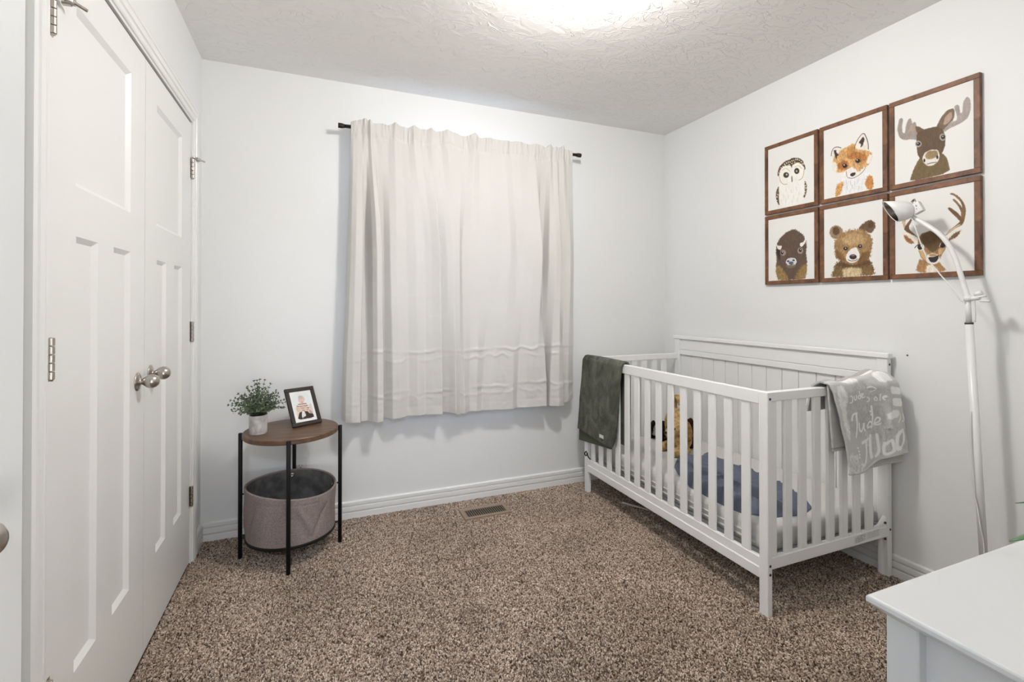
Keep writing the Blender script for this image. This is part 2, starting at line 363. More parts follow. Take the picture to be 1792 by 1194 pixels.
# brush lists for the flat prints: P colour feather fur mottle points / L colour width points (thousandths of the sheet)
ART = {
'owl': '''P 238 235 229 20 8 3 257,621 223,528 218,427 251,359 340,291 528,270 661,281 758,332 813,426 819,545 802,624 849,714 831,875 751,933 718,975 350,975 245,941 185,770 239,655
P 86 70 52 6 8 60 215,452 251,335 357,276 512,261 529,252 661,273 766,334 820,440 820,498 773,406 660,341 553,360 535,393 511,354 374,335 290,373 236,481
P 240 236 226 12 5 3 534,501 520,554 483,591 428,605 367,594 311,559 273,507 259,448 274,394 313,357 369,344 430,356 485,392 522,444
P 242 238 230 12 5 3 783,505 771,554 740,589 694,603 644,594 598,562 566,514 555,460 567,410 600,375 646,361 697,372 742,404 773,452
L 196 170 128 8 259,473 276,562 354,632 431,634
L 186 160 118 8 690,621 747,614 787,562 796,470
L 205 185 150 6 321,398 408,373 493,445
L 200 180 150 6 602,407 676,386 756,462
P 64 54 46 6 2 8 474,502 467,519 450,531 425,535 398,530 373,517 356,498 350,478 356,460 374,448 399,444 426,450 451,463 468,482
P 64 54 46 6 2 8 696,483 691,502 676,514 654,519 630,514 608,501 593,482 588,461 594,443 609,430 631,426 655,431 677,444 691,462
P 190 180 165 4 0 0 445,488 443,494 437,498 429,499 420,497 411,493 406,486 404,480 406,474 412,470 420,468 429,470 437,475 443,481
P 190 180 165 4 0 0 656,477 654,483 649,487 643,489 635,487 629,483 624,477 623,471 624,465 629,461 636,459 643,461 650,465 654,471
P 120 112 105 8 0 0 526,530 546,534 555,614 531,628
L 80 70 62 6 531,362 535,399
P 88 72 54 7 7 60 245,631 185,702 181,807 210,892 259,949 246,854 247,756
P 92 74 52 7 7 60 810,643 849,726 847,819 807,912 777,896 813,814 804,718
L 214 212 210 6 405,684 411,734
L 214 212 210 6 523,741 530,790
L 214 212 210 6 623,710 629,759
L 214 212 210 6 335,770 341,820
L 214 212 210 6 455,814 461,864
L 214 212 210 6 572,833 579,882
L 214 212 210 6 688,804 694,853
L 214 212 210 6 403,879 409,928
L 214 212 210 6 538,912 544,961
L 214 212 210 6 654,894 660,942
L 214 212 210 6 299,863 305,913
L 226 216 196 11 274,399 288,413
L 226 216 196 11 294,346 308,359
L 226 216 196 11 334,337 348,344
L 226 216 196 11 374,304 388,323
L 226 216 196 11 414,292 428,311
L 226 216 196 11 454,290 468,302
L 226 216 196 11 494,299 508,307
L 226 216 196 11 534,292 548,297
L 226 216 196 11 574,292 588,295
L 226 216 196 11 614,286 628,297
L 226 216 196 11 654,291 668,307
L 226 216 196 11 694,319 708,319
L 226 216 196 11 734,344 748,356
L 226 216 196 11 764,383 778,398
L 226 216 196 11 394,332 408,348
L 226 216 196 11 474,337 488,343
L 226 216 196 11 594,324 608,330
L 226 216 196 11 684,354 698,363
L 226 216 196 11 239,426 253,426
L 226 216 196 11 534,333 548,335
L 226 216 196 11 199,793 213,806
L 226 216 196 11 194,857 208,857
L 226 216 196 11 209,900 223,914
L 226 216 196 11 229,965 243,974
L 226 216 196 11 214,761 228,770
L 226 216 196 11 814,728 828,730
L 226 216 196 11 819,763 833,772
L 226 216 196 11 804,815 818,823
L 226 216 196 11 794,849 808,859''',
'fox': '''P 230 222 212 8 5 5 138,393 156,316 196,284 259,294 335,351 287,463 192,468
P 232 224 212 8 5 5 552,383 635,242 692,209 727,241 779,441 744,480 659,449
P 232 231 231 20 10 6 266,731 403,769 566,811 739,749 821,800 845,991 205,994
P 205 159 106 14 16 22 169,438 320,347 412,332 546,309 573,412 772,457 843,537 797,632 740,679 597,721 568,680 511,632 428,664 404,720 252,654 173,614
P 171 109 56 18 14 22 254,543 363,504 430,543 421,638 314,641 261,594
P 177 116 62 18 14 22 409,477 515,416 616,451 743,515 742,585 657,603 571,525 483,518
P 193 140 82 16 12 20 365,382 546,327 559,426 440,448
P 235 231 227 14 8 5 398,658 496,623 568,674 611,730 719,675 683,726 566,793 478,789 404,745 251,660 344,672
P 234 226 216 12 8 5 160,498 231,501 244,640 173,626
P 234 226 216 12 8 5 785,524 840,537 797,644 741,632
P 61 53 54 7 7 10 184,322 235,334 229,370 280,412 241,418 237,465 209,409
P 61 53 54 7 7 10 619,327 691,258 715,297 682,383 643,400 661,352
L 69 61 61 7 138,393 151,321 193,286 259,291 317,322
L 69 61 61 7 545,381 575,310 635,242 692,208 727,239 774,358 776,447
P 48 34 28 5 2 5 422,596 417,608 406,615 389,618 371,614 355,605 344,593 340,579 344,567 356,559 372,557 391,561 407,570 418,582
P 48 34 28 5 2 5 643,576 638,587 627,594 611,596 593,592 577,583 566,572 562,559 566,548 578,541 594,539 612,543 628,551 639,563
P 229 225 221 3 0 0 380,575 379,578 376,580 372,581 368,580 365,578 362,575 361,571 362,568 365,566 369,565 373,566 376,569 379,572
P 229 225 221 3 0 0 601,555 600,558 598,560 594,561 591,560 587,558 585,555 584,551 585,549 587,547 591,546 595,547 598,549 600,552
P 56 45 45 5 2 8 472,724 509,710 563,717 561,748 515,763 482,750
L 130 126 130 7 433,762 507,791 596,775 683,738 723,693
L 153 120 87 6 405,672 419,747
L 196 196 200 6 403,793 417,851
L 196 196 200 6 477,819 484,875
L 196 196 200 6 551,833 543,885
L 196 196 200 6 506,873 505,927
L 196 196 200 6 609,819 597,871
L 196 196 200 6 416,881 427,938
L 196 196 200 6 622,917 612,969
P 202 150 90 16 16 22 256,816 357,803 339,905 295,981 205,997 223,897
P 187 130 69 16 16 22 715,898 780,787 848,840 848,991 790,993 756,976''',
'moose': '''P 158 146 138 6 3 8 38,302 62,180 98,171 117,195 103,294 109,359 145,381 160,284 190,216 224,213 238,255 244,288 272,270 295,289 304,373 343,458 295,502 234,474 136,462 65,412
P 165 155 149 6 3 8 773,241 803,221 833,241 843,332 872,340 880,215 921,165 961,206 965,322 930,415 848,449 715,472 659,499 641,452 753,399 801,407 813,358
P 108 86 64 6 3 8 284,328 345,353 411,408 357,474 304,411
P 116 98 78 6 3 8 547,426 618,314 694,252 761,251 781,290 771,381 691,430 641,476
P 178 152 136 8 3 6 642,416 662,326 742,278 753,352 704,409
P 176 152 136 6 3 6 187,367 223,301 253,309 252,384
P 112 93 62 8 4 10 204,1003 255,864 332,742 380,716 625,736 686,809 726,987
P 98 78 57 6 4 8 303,423 398,398 567,407 641,464 668,567 663,673 618,746 586,811 470,834 365,775 313,675 301,548
P 228 222 212 6 2 4 376,740 407,685 486,666 575,688 596,753 582,825 509,861 444,853 392,799
P 150 128 92 14 5 12 413,711 459,675 562,692 581,749 536,776 471,779 425,757
P 40 34 32 4 0 0 414,779 413,788 410,795 405,798 400,796 395,791 392,783 391,774 392,765 395,759 400,756 405,757 410,762 413,770
P 40 34 32 4 0 0 579,777 578,786 574,793 570,796 565,795 560,790 557,781 556,772 557,762 561,756 565,752 570,754 575,759 578,767
L 60 50 44 6 437,830 490,826 554,831
P 176 168 160 6 2 3 366,566 362,582 350,593 334,597 316,593 300,581 289,564 285,546 289,530 301,519 317,515 335,520 351,531 362,548
P 50 42 42 5 2 5 354,563 351,572 343,578 332,579 319,576 308,569 300,560 297,549 300,540 308,534 320,533 332,536 344,543 351,553
P 176 168 160 6 2 3 672,563 668,579 658,591 643,595 626,591 611,579 601,562 597,544 601,527 612,515 627,511 644,516 659,527 669,544
P 50 42 42 5 2 5 666,560 663,571 656,578 645,580 634,577 623,570 616,559 614,547 617,536 624,529 634,526 646,529 656,537 664,548
P 200 200 200 3 0 0 324,548 324,551 322,553 319,553 316,552 313,550 312,548 311,545 312,542 314,541 316,540 319,541 322,543 324,545
P 200 200 200 3 0 0 641,545 641,548 639,549 636,550 634,549 631,547 629,545 629,542 630,540 631,538 634,537 637,538 639,540 641,542''',
'bison': '''P 97 80 68 8 14 10 174,771 192,642 170,542 187,446 228,363 331,276 514,212 617,223 759,311 814,378 847,463 825,583 850,757 834,888 798,1000 226,999 180,869
P 146 120 76 30 20 22 174,771 261,765 398,890 464,995 226,999 180,880
P 146 118 74 30 20 22 850,767 723,801 643,890 583,996 798,1000 834,888
P 58 47 42 10 8 8 176,467 281,524 265,701 213,600
P 126 106 86 14 8 8 393,751 631,749 586,814 430,811
P 230 226 218 5 2 5 196,414 227,441 316,446 281,515 206,485
P 230 226 218 5 2 5 800,356 833,380 820,445 735,506 699,480 707,440 771,435 807,398
P 158 144 134 14 6 6 403,566 397,585 378,600 353,608 324,606 298,595 280,577 274,556 281,536 299,521 325,514 354,516 380,527 397,545
P 40 34 34 5 2 4 345,560 342,572 334,581 323,586 311,585 300,578 292,568 289,556 292,544 300,535 312,530 324,531 335,538 343,548
P 158 144 134 14 6 6 769,563 763,584 746,599 722,607 696,605 672,594 655,575 649,553 656,532 673,516 697,509 724,511 747,523 764,541
P 40 34 34 5 2 4 738,553 735,565 727,574 716,578 703,577 692,571 684,561 681,549 684,537 692,528 704,523 717,524 728,531 736,541
P 225 225 225 3 0 0 333,548 332,552 329,554 326,555 321,555 318,553 315,550 314,547 315,544 318,541 322,540 326,541 330,542 332,545
P 225 225 225 3 0 0 724,544 723,547 721,549 717,550 714,550 710,548 708,546 707,542 708,539 710,537 714,536 718,536 721,538 723,541
P 216 215 220 6 3 5 389,719 432,663 522,651 610,672 638,729 586,775 460,774
P 74 70 78 5 1 4 476,705 474,711 466,715 455,717 443,717 432,713 425,708 422,702 425,696 433,692 444,690 456,690 466,694 474,699
P 74 70 78 5 1 4 595,698 592,704 585,708 574,710 562,709 552,706 545,701 542,695 545,689 552,685 563,683 575,683 585,687 592,692
P 92 98 116 8 2 6 563,740 558,751 544,759 524,763 502,762 481,756 467,746 462,734 468,723 482,714 502,711 525,712 545,718 559,728
L 90 78 74 6 460,771 513,768 587,767''',
'bear': '''P 152 130 102 10 10 12 343,366 331,406 297,436 249,450 194,444 145,421 111,383 99,339 112,298 147,268 197,255 251,262 299,286 332,323
P 98 75 52 14 8 12 284,342 277,367 259,385 234,394 205,391 180,377 162,354 156,328 163,303 181,284 207,275 235,279 261,293 278,316
P 106 84 60 8 12 12 594,359 697,277 796,248 874,289 889,362 818,434 745,397
P 88 66 45 12 8 8 851,327 847,345 834,358 817,365 797,362 779,352 767,335 763,316 768,298 780,284 798,278 818,280 835,291 847,307
P 122 97 62 10 26 22 119,1001 178,865 228,769 814,801 849,901 874,1000
P 156 124 84 10 22 20 179,489 275,411 398,348 543,348 695,371 806,455 839,551 815,673 777,783 639,848 471,849 283,772 199,679
P 186 154 112 40 20 16 302,446 542,385 719,467 693,558 514,574 341,526
P 122 92 56 30 20 16 210,580 339,678 405,791 283,772 202,679
P 118 88 54 30 20 16 641,701 803,651 777,783 639,848 588,803
P 94 71 45 16 22 16 283,772 471,833 639,832 790,774 813,837 536,884 227,835
P 204 184 146 24 20 16 323,900 457,864 638,885 669,933 637,1000 348,1000
P 234 230 224 10 6 4 390,704 460,623 565,589 622,678 630,742 563,803 471,808 405,772
P 58 46 44 5 2 6 576,730 570,744 553,756 529,761 501,759 477,750 460,737 454,721 460,706 478,695 502,690 530,692 554,701 571,714
P 130 116 112 6 1 4 548,710 545,713 535,715 522,716 507,715 493,712 484,709 480,705 484,701 493,699 507,698 522,700 536,702 545,706
L 80 68 64 7 432,760 472,780 517,783 563,778 591,760
P 50 38 32 5 3 5 424,604 420,614 410,621 395,625 379,623 365,617 355,608 351,598 355,588 365,580 380,577 396,578 410,584 420,593
P 50 38 32 5 3 5 670,593 666,603 656,610 641,613 625,612 610,606 600,597 596,586 600,577 610,570 625,566 642,568 656,574 666,583
P 215 210 205 3 0 0 398,596 397,599 395,601 391,602 387,602 383,600 380,598 380,595 380,592 383,590 387,589 391,589 395,591 397,593
P 215 210 205 3 0 0 645,588 644,590 641,592 638,593 634,593 630,591 628,589 627,586 628,583 630,581 634,580 638,581 641,582 644,585''',
'deer': '''P 196 172 136 6 3 10 93,321 115,262 162,271 144,340 146,437 119,410
P 112 84 58 6 3 10 123,441 143,400 209,324 242,293 262,295 194,395 194,443 246,497 321,563 287,576 206,505
P 88 74 60 5 2 5 214,105 259,73 284,80 258,110
P 128 98 68 5 3 14 653,576 718,506 811,451 851,411 847,344 865,258 837,188 770,120 712,90 742,81 816,128 882,217 905,309 887,416 867,467 776,504 694,554
P 128 98 68 5 3 14 746,161 775,157 859,269 882,361 858,346 814,239
P 112 84 58 5 3 14 690,254 716,246 813,328 877,415 856,456 812,395 721,294
P 206 184 150 6 3 8 682,558 765,512 845,466 822,458 736,499 665,562
P 236 229 217 8 6 5 95,468 193,491 324,566 317,619 231,638 171,616 111,555
P 152 102 66 8 10 14 118,501 179,538 281,631 198,623 140,565
P 234 227 215 8 6 5 664,602 764,534 867,513 849,577 774,630 693,656
P 112 86 62 8 10 14 691,641 735,576 853,522 815,584 746,626
P 168 128 84 12 10 14 276,995 333,816 384,855 570,868 606,905 676,1000
P 236 226 212 18 12 6 401,997 434,905 521,917 587,1000
P 156 120 80 8 8 14 317,577 350,521 452,498 576,506 647,560 693,661 659,726 620,791 577,868 472,902 384,855 334,769 307,671
P 104 82 52 16 8 10 344,544 452,495 575,514 641,588 609,688 505,765 393,673
P 206 172 128 18 8 8 322,708 386,714 455,790 435,859 365,824
P 200 165 120 18 8 8 573,719 651,714 620,780 571,799
P 236 231 223 6 4 4 591,841 582,869 558,891 522,901 483,899 447,883 422,858 414,828 423,799 449,777 485,767 524,770 559,786 583,811
P 176 140 104 8 3 5 553,795 548,802 535,807 515,808 493,806 473,802 459,795 455,788 460,781 474,776 493,775 515,777 535,781 549,788
P 50 42 44 5 3 6 443,810 522,816 576,794 577,834 536,879 472,873
P 240 236 230 8 3 3 394,685 389,702 376,715 358,721 337,719 319,710 306,695 301,677 306,660 320,647 338,641 359,643 377,652 390,667
P 44 35 34 5 2 5 376,681 373,696 363,707 349,712 333,711 320,703 310,690 307,675 310,660 320,649 334,644 350,645 364,653 373,666
L 44 35 34 7 270,682 303,649 362,643
P 44 35 34 5 2 5 659,687 656,699 646,708 631,712 615,710 601,703 591,693 588,680 591,668 602,659 616,655 632,656 646,663 656,674
L 225 210 190 6 587,697 604,658
P 215 210 205 3 0 0 360,667 359,670 357,672 355,673 352,673 349,671 348,669 347,665 348,662 350,660 352,659 355,659 358,661 359,664''',
'baby': '''P 226 232 230 6 0 2 72,56 928,58 884,919 122,912
P 216 206 200 20 5 3 767,485 894,436 896,783 751,765
P 228 214 190 10 5 3 151,507 260,489 277,675 176,844 128,807
P 214 186 170 10 6 10 211,453 419,391 665,411 755,578 659,722 421,739 238,670 150,568
L 100 88 80 16 296,416 428,423 681,428
L 100 88 80 16 225,470 379,503 720,496
L 100 88 80 16 404,552 568,564 755,578
L 100 88 80 14 423,616 521,636 712,635
L 238 232 228 14 256,442 414,464 690,461
L 238 232 228 14 423,526 578,534 748,538
L 238 232 228 14 413,584 533,601
P 220 190 174 8 3 5 280,491 399,505 397,628 317,680 228,638
P 220 190 174 8 3 5 587,511 663,536 650,659 548,677 514,596
P 196 160 140 8 3 5 759,625 880,765 786,785 695,711
P 58 48 46 8 6 12 262,688 404,667 652,683 709,760 882,789 872,914 123,909
P 222 220 218 10 8 14 397,659 507,672 540,815 424,846 348,882 339,820
P 222 192 180 8 2 4 647,296 614,346 557,382 489,398 422,390 371,361 344,316 347,264 379,215 435,178 503,162 571,169 623,198 651,243
P 200 182 172 16 3 5 604,216 582,241 542,259 491,265 438,260 396,243 371,219 368,192 389,167 429,149 480,142 533,147 576,164 601,188
P 206 150 138 12 2 3 545,374 538,382 523,386 504,388 484,386 467,380 457,373 456,364 463,357 477,352 496,351 516,353 533,358 543,366'''}

# ------------------------------------------------------------------ the room shell
T = 0.12
struct('floor', B(L-T, R+T, -1.9, D+T, -0.12, -0.006), M['backing'])
struct('ceiling', B(L-T, R+T, -1.9, D+T, H, H+0.1), M['ceiling'])
struct('wall_right', B(R, R+T, N-T, D+T, -0.006, H), M['wall'])
WX0, WX1, WZ0, WZ1 = 0.36, 1.36, 0.86, 2.06          # window opening behind the curtains
struct('wall_back', boxes((L-T, WX0, D, D+T, -0.006, H), (WX1, R, D, D+T, -0.006, H), (WX0, WX1, D, D+T, -0.006, WZ0), (WX0, WX1, D, D+T, WZ1, H)), M['wall'])
CY0, CY1, CZ = 1.335, 2.612, 2.045                     # closet opening
struct('wall_left', boxes((L-T, L, N-T, CY0, -0.006, H), (L-T, L, CY1, D, -0.006, H), (L-T, L, CY0, CY1, CZ, H)), M['wall'])
DX0, DX1, DZ = -0.50, 0.33, 2.05                      # doorway the camera stands in
struct('wall_near', boxes((L, DX0, N-T, N, -0.006, H), (DX1, R, N-T, N, -0.006, H), (DX0, DX1, N-T, N, DZ, H)), M['wall'])
struct('wall_closet', B(L-T-0.14, L-T-0.02, CY0-0.3, CY1+0.2, -0.006, H), M['wall'])
struct('wall_hall_left', B(-0.95, -0.85, -1.9, N-T, -0.006, H), M['wall'])
struct('wall_hall_right', B(0.75, 0.85, -1.9, N-T, -0.006, H), M['wall'])
struct('wall_hall_back', B(-0.85, 0.75, -1.9, -1.8, -0.006, H), M['wall'])
struct('floor_hall', B(-0.95, L-T, -1.9, N-T, -0.12, -0.006), M['backing'])
struct('ceiling_hall', B(-0.95, L-T, -1.9, N-T, H, H+0.1), M['ceiling'])

# carpet pile: tufts scattered over the floor by geometry nodes (nobody could count them)
def carpet():
    bm = bmesh.new()
    for x0, x1, y0, y1 in ((L, R, N-0.1, D),):
        vs = [bm.verts.new(p) for p in ((x0, y0, -0.0055), (x1, y0, -0.0055), (x1, y1, -0.0055), (x0, y1, -0.0055))]; bm.faces.new(vs)
    o = obj('carpet_pile', bm, M['backing'])
    props(o, 'speckled brown cut pile carpet covering the whole bedroom floor', 'carpet', kind='stuff')
    tb = bmesh.new()
    # a tuft: two short twisted strands with rounded tips
    for k in range(2):
        a = k*2.1; dx, dy = 0.0020*math.cos(a), 0.0020*math.sin(a)
        r0 = bmesh.ops.create_icosphere(tb, subdivisions=1, radius=1.0)
        for v in r0['verts']:
            v.co = Vector((v.co.x*0.0023+dx+0.0012*k*v.co.z, v.co.y*0.0023+dy, v.co.z*0.0052+0.0042))
    tm = bpy.data.meshes.new('carpet_tuft'); tb.to_mesh(tm); tb.free(); tm.materials.append(M['pile'])
    tm.polygons.foreach_set('use_smooth', [True]*len(tm.polygons))
    to = bpy.data.objects.new('carpet_tuft', tm); COL.objects.link(to); to.parent = o; to.location = (0.9, 1.4, -0.02)
    to['kind'] = 'stuff'
    ng = bpy.data.node_groups.new('carpet_tufts', 'GeometryNodeTree')
    ng.interface.new_socket('Geometry', in_out='INPUT', socket_type='NodeSocketGeometry')
    ng.interface.new_socket('Geometry', in_out='OUTPUT', socket_type='NodeSocketGeometry')
    A = ng.nodes.new; gi = A('NodeGroupInput'); go = A('NodeGroupOutput')
    ds = A('GeometryNodeDistributePointsOnFaces'); ds.inputs['Density'].default_value = 62000.0
    ob = A('GeometryNodeObjectInfo'); ob.inputs['Object'].default_value = to; ob.transform_space = 'ORIGINAL'
    ins = A('GeometryNodeInstanceOnPoints'); rv = A('FunctionNodeRandomValue'); rv.data_type = 'FLOAT_VECTOR'
    rv.inputs[0].default_value = (-0.55, -0.55, 0); rv.inputs[1].default_value = (0.55, 0.55, 6.28)
    rs = A('FunctionNodeRandomValue'); rs.data_type = 'FLOAT'; rs.inputs[2].default_value = 0.62; rs.inputs[3].default_value = 1.05; rs.inputs['Seed'].default_value = 5
    jn = A('GeometryNodeJoinGeometry'); lk2 = ng.links.new
    lk2(gi.outputs[0], ds.inputs['Mesh']); lk2(ds.outputs['Points'], ins.inputs['Points']); lk2(ob.outputs['Geometry'], ins.inputs['Instance'])
    lk2(rv.outputs[0], ins.inputs['Rotation']); lk2(rs.outputs[1], ins.inputs['Scale'])
    lk2(ins.outputs[0], jn.inputs[0]); lk2(gi.outputs[0], jn.inputs[0]); lk2(jn.outputs[0], go.inputs[0])
    md = o.modifiers.new('tufts', 'NODES'); md.node_group = ng
carpet()

# baseboards: stepped profile with two grooves
BP = [(0, 0), (.0155, 0), (.0155, .036), (.0140, .0380), (.0050, .0388), (.0050, .0436), (.0145, .0448), (.0145, .0675), (.0130, .0695), (.0040, .0703), (.0040, .0752), (.012, .0765), (.0115, .092), (.005, .097), (0, .097)]
struct('baseboard_back', prism(bmesh.new(), [(D-a, z-.004) for a, z in BP], L, R, 'x'), M['trim'])
struct('baseboard_right', prism(bmesh.new(), [(R-a, z-.004) for a, z in BP], N, D-.015, 'y'), M['trim'])
bm = prism(bmesh.new(), [(L+a, z-.004) for a, z in BP], 2.69, D-.015, 'y'); prism(bm, [(L+a, z-.004) for a, z in BP], N, 1.256, 'y')
struct('baseboard_left', bm, M['trim'])
struct('baseboard_near', prism(bmesh.new(), [(N+a, z-.004) for a, z in BP], 0.40, R-.015, 'x'), M['trim'])

# casings: fluted profile mitred round an opening
CP = [(0, 0), (0, .010), (.004, .0135), (.016, .0150), (.019, .0115), (.023, .0115), (.026, .0165), (.044, .0165), (.047, .0125), (.052, .0125), (.055, .0160), (.066, .0140), (.066, 0)]
def casing(name, fix, sgn, a0, a1, zt, ax):
    bm = bmesh.new(); rows = []
    for w, d in CP:
        pts = [(a0-w, -.004), (a0-w, zt+w), (a1+w, zt+w), (a1+w, -.004)]
        rows.append([bm.verts.new((fix+sgn*d, a, z) if ax == 'x' else (a, fix+sgn*d, z)) for a, z in pts])
    for r0, r1 in zip(rows, rows[1:]):
        for k in range(3): bm.faces.new((r0[k], r0[k+1], r1[k+1], r1[k]))
    o = obj(name, bm, M['trim']); o['kind'] = 'structure'; return o
ct = casing('trim_1', L, 1, 1.322, 2.622, 2.052, 'x')
jm = boxes((L-T, L+.006, 1.322, CY0+.003, -.004, CZ), (L-T, L+.006, CY1-.001, 2.622, -.004, CZ), (L-T, L+.006, 1.322, 2.622, CZ-.004, 2.052))
obj('door_jamb', jm, M['trim'], ct)
obj('head_strip', B(L-.03, L-.004, 1.345, 2.605, 2.0335, CZ-.003), M['gap'], ct)  # dark strip in the slot above the closet doors
casing('trim_2', N, 1, DX0+.012, DX1-.012, DZ-.012, 'y')

# panelled doors in a wall plane X = const, front face looking to +X
def panel_door(name, x, y0, y1, z0, z1, panels, label=None):
    """slab with recessed flat panels whose edges slope; panels: (y0,y1,z0,z1)"""
    ys = sorted({y0, y1, *[p[0] for p in panels], *[p[1] for p in panels]}); zs = sorted({z0, z1, *[p[2] for p in panels], *[p[3] for p in panels]})
    bm = bmesh.new(); V = {}
    def v(px, py, pz):
        k = (round(px, 5), round(py, 5), round(pz, 5))
        if k not in V: V[k] = bm.verts.new(k)
        return V[k]
    inp = lambda y, z: any(p[0] < y < p[1] and p[2] < z < p[3] for p in panels)
    for a, b in zip(ys, ys[1:]):
        for c, d in zip(zs, zs[1:]):
            if not inp((a+b)/2, (c+d)/2): bm.faces.new((v(x, a, c), v(x, b, c), v(x, b, d), v(x, a, d)))
    for a, b, c, d in panels:
        s, r = .013, .011
        yy = [y for y in ys if a <= y <= b]; zz = [z for z in zs if c <= z <= d]
        ring = [(y, c) for y in yy] + [(b, z) for z in zz[1:]] + [(y, d) for y in reversed(yy[:-1])] + [(a, z) for z in reversed(zz[1:-1])]
        inn = [(min(max(y, a+s), b-s), min(max(z, c+s), d-s)) for y, z in ring]
        n = len(ring)
        for i in range(n):
            j = (i+1) % n; q = [v(x, *ring[i]), v(x, *ring[j]), v(x-r, *inn[j]), v(x-r, *inn[i])]
            q2 = []
            for t in q:
                if t not in q2: q2.append(t)
            if len(q2) > 2: bm.faces.new(q2)
        bm.faces.new((v(x-r, a+s, c+s), v(x-r, b-s, c+s), v(x-r, b-s, d-s), v(x-r, a+s, d-s)))
    w = .035
    bk = [v(x-w, y0, z0), v(x-w, y1, z0), v(x-w, y1, z1), v(x-w, y0, z1)]; bm.faces.new(bk)
    fr = [v(x, y0, z0), v(x, y1, z0), v(x, y1, z1), v(x, y0, z1)]
    for e in (0, 1, 2, 3):
        j = (e+1) % 4; bm.faces.new((fr[e], fr[j], bk[j], bk[e])) if True else None
    bmesh.ops.remove_doubles(bm, verts=bm.verts, dist=1e-5)
    o = obj(name, bm, M['door']); o['kind'] = 'structure'; return o
XD = L+.001
d1 = panel_door('door_1', XD, CY0+.009, 1.9725, .012, 2.032, [(1.472, 1.840, 1.482, 1.923), (1.476, 1.602, .302, 1.360), (1.708, 1.840, .302, 1.360)])
d2 = panel_door('door_2', XD, 1.9765, CY1-.006, .012, 2.032, [(2.100, 2.450, 1.482, 1.923), (2.106, 2.224, .290, 1.357), (2.336, 2.456, .290, 1.357)])
props(d1, 'white three-panel closet door nearer the camera, with its knob beside the meeting edge'); props(d2, 'white three-panel closet door nearer the window wall')
EGG = [(0, .060), (.006, .0605), (.013, .058), (.019, .052), (.0225, .044), (.0230, .036), (.0205, .028), (.0155, .021), (.0110, .016), (.0095, .012), (.0105, .009), (.018, .0065), (.0265, .0045), (.0300, .0025), (.0305, 0), (0, 0)]
def knob(name, parent, loc, direction, s=1.0):
    return obj(name, lathe(bmesh.new(), [(r*s, z*s) for r, z in EGG], 32, axis(loc, direction)), M['nickel'], parent, True)
knob('knob', d1, (XD, 1.908, .942), (1, 0, 0)); knob('knob', d2, (XD, 2.036, .952), (1, 0, 0))
def hinge(parent, y, z, h=.092, leaf=1):
    bm = bmesh.new(); r = .0068; n = 5
    for k in range(n):
        a = z-h/2 + k*h/n; lathe(bm, [(0, a+.0006), (r*.8, a+.0006), (r, a+.0016), (r, a+h/n-.0016), (r*.8, a+h/n-.0006), (0, a+h/n-.0006)], 14, Matrix.Translation((XD+.0075, y, 0)))
    lathe(bm, [(0, z-h/2-.004), (.004, z-h/2-.003), (.005, z-h/2), (0, z-h/2)], 10, Matrix.Translation((XD+.0075, y, 0)))
    box(bm, XD-.001, XD+.0015, y, y+leaf*.018, z-h/2, z+h/2)
    return obj('hinge', bm, M['nickel'], parent, False)
for z in (1.832, 1.076, .332): hinge(d1, 1.3425, z)
for z in (1.825, 1.070, .310): hinge(d2, 2.6085, z, leaf=-1)
def hinge_stop(parent, y, z, sg):
    """bent arm on the hinge pin with a screw bumper"""
    bm = bmesh.new(); X = XD+.010
    lathe(bm, [(0, z), (.009, z), (.009, z+.004), (0, z+.004)], 14, Matrix.Translation((X, y, 0)))
    pl = [(X-.005, y+sg*.004), (X+.004, y+sg*.002), (X+.020, y+sg*.030), (X+.018, y+sg*.052), (X+.006, y+sg*.050), (X+.004, y+sg*.030)]
    A = [bm.verts.new((a, b, z)) for a, b in pl]; Bq = [bm.verts.new((a, b, z+.003)) for a, b in pl]
    for i in range(6): bm.faces.new((A[i], A[(i+1) % 6], Bq[(i+1) % 6], Bq[i]))
    bm.faces.new(A); bm.faces.new(Bq)
    cyl(bm, (X+.012, y+sg*.038, z+.006), (X+.030, y+sg*.072, z+.006), .0042, 10); cyl(bm, (X+.006, y+sg*.030, z+.006), (X+.016, y+sg*.046, z+.006), .0075, 12)
    cyl(bm, (X-.004, y+sg*.046, z+.001), (X+.012, y+sg*.044, z+.001), .006, 10)
    return obj('hinge_stop', bm, M['nickel'], parent, False)
hinge_stop(d1, 1.3425, 1.880, 1); hinge_stop(d2, 2.6085, 1.874, 1)

# the bedroom's own door, swung open against the left wall beside the camera
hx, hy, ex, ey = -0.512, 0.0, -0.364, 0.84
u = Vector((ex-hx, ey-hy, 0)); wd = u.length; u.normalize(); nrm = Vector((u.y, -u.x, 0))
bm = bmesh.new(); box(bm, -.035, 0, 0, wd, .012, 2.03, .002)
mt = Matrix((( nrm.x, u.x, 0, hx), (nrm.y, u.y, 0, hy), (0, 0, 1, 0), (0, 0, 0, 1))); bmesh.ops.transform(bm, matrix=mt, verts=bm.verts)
d3 = obj('door_3', bm, M['door_darkened']); d3['kind'] = 'structure'; d3['label'] = 'white bedroom door standing open against the left wall'
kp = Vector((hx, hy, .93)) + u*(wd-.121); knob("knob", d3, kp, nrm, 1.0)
bm = bmesh.new(); kq = kp - nrm*.035; lathe(bm, [(r, z) for r, z in EGG], 24, axis(kq, -nrm)); obj('knob', bm, M['nickel'], d3, True)

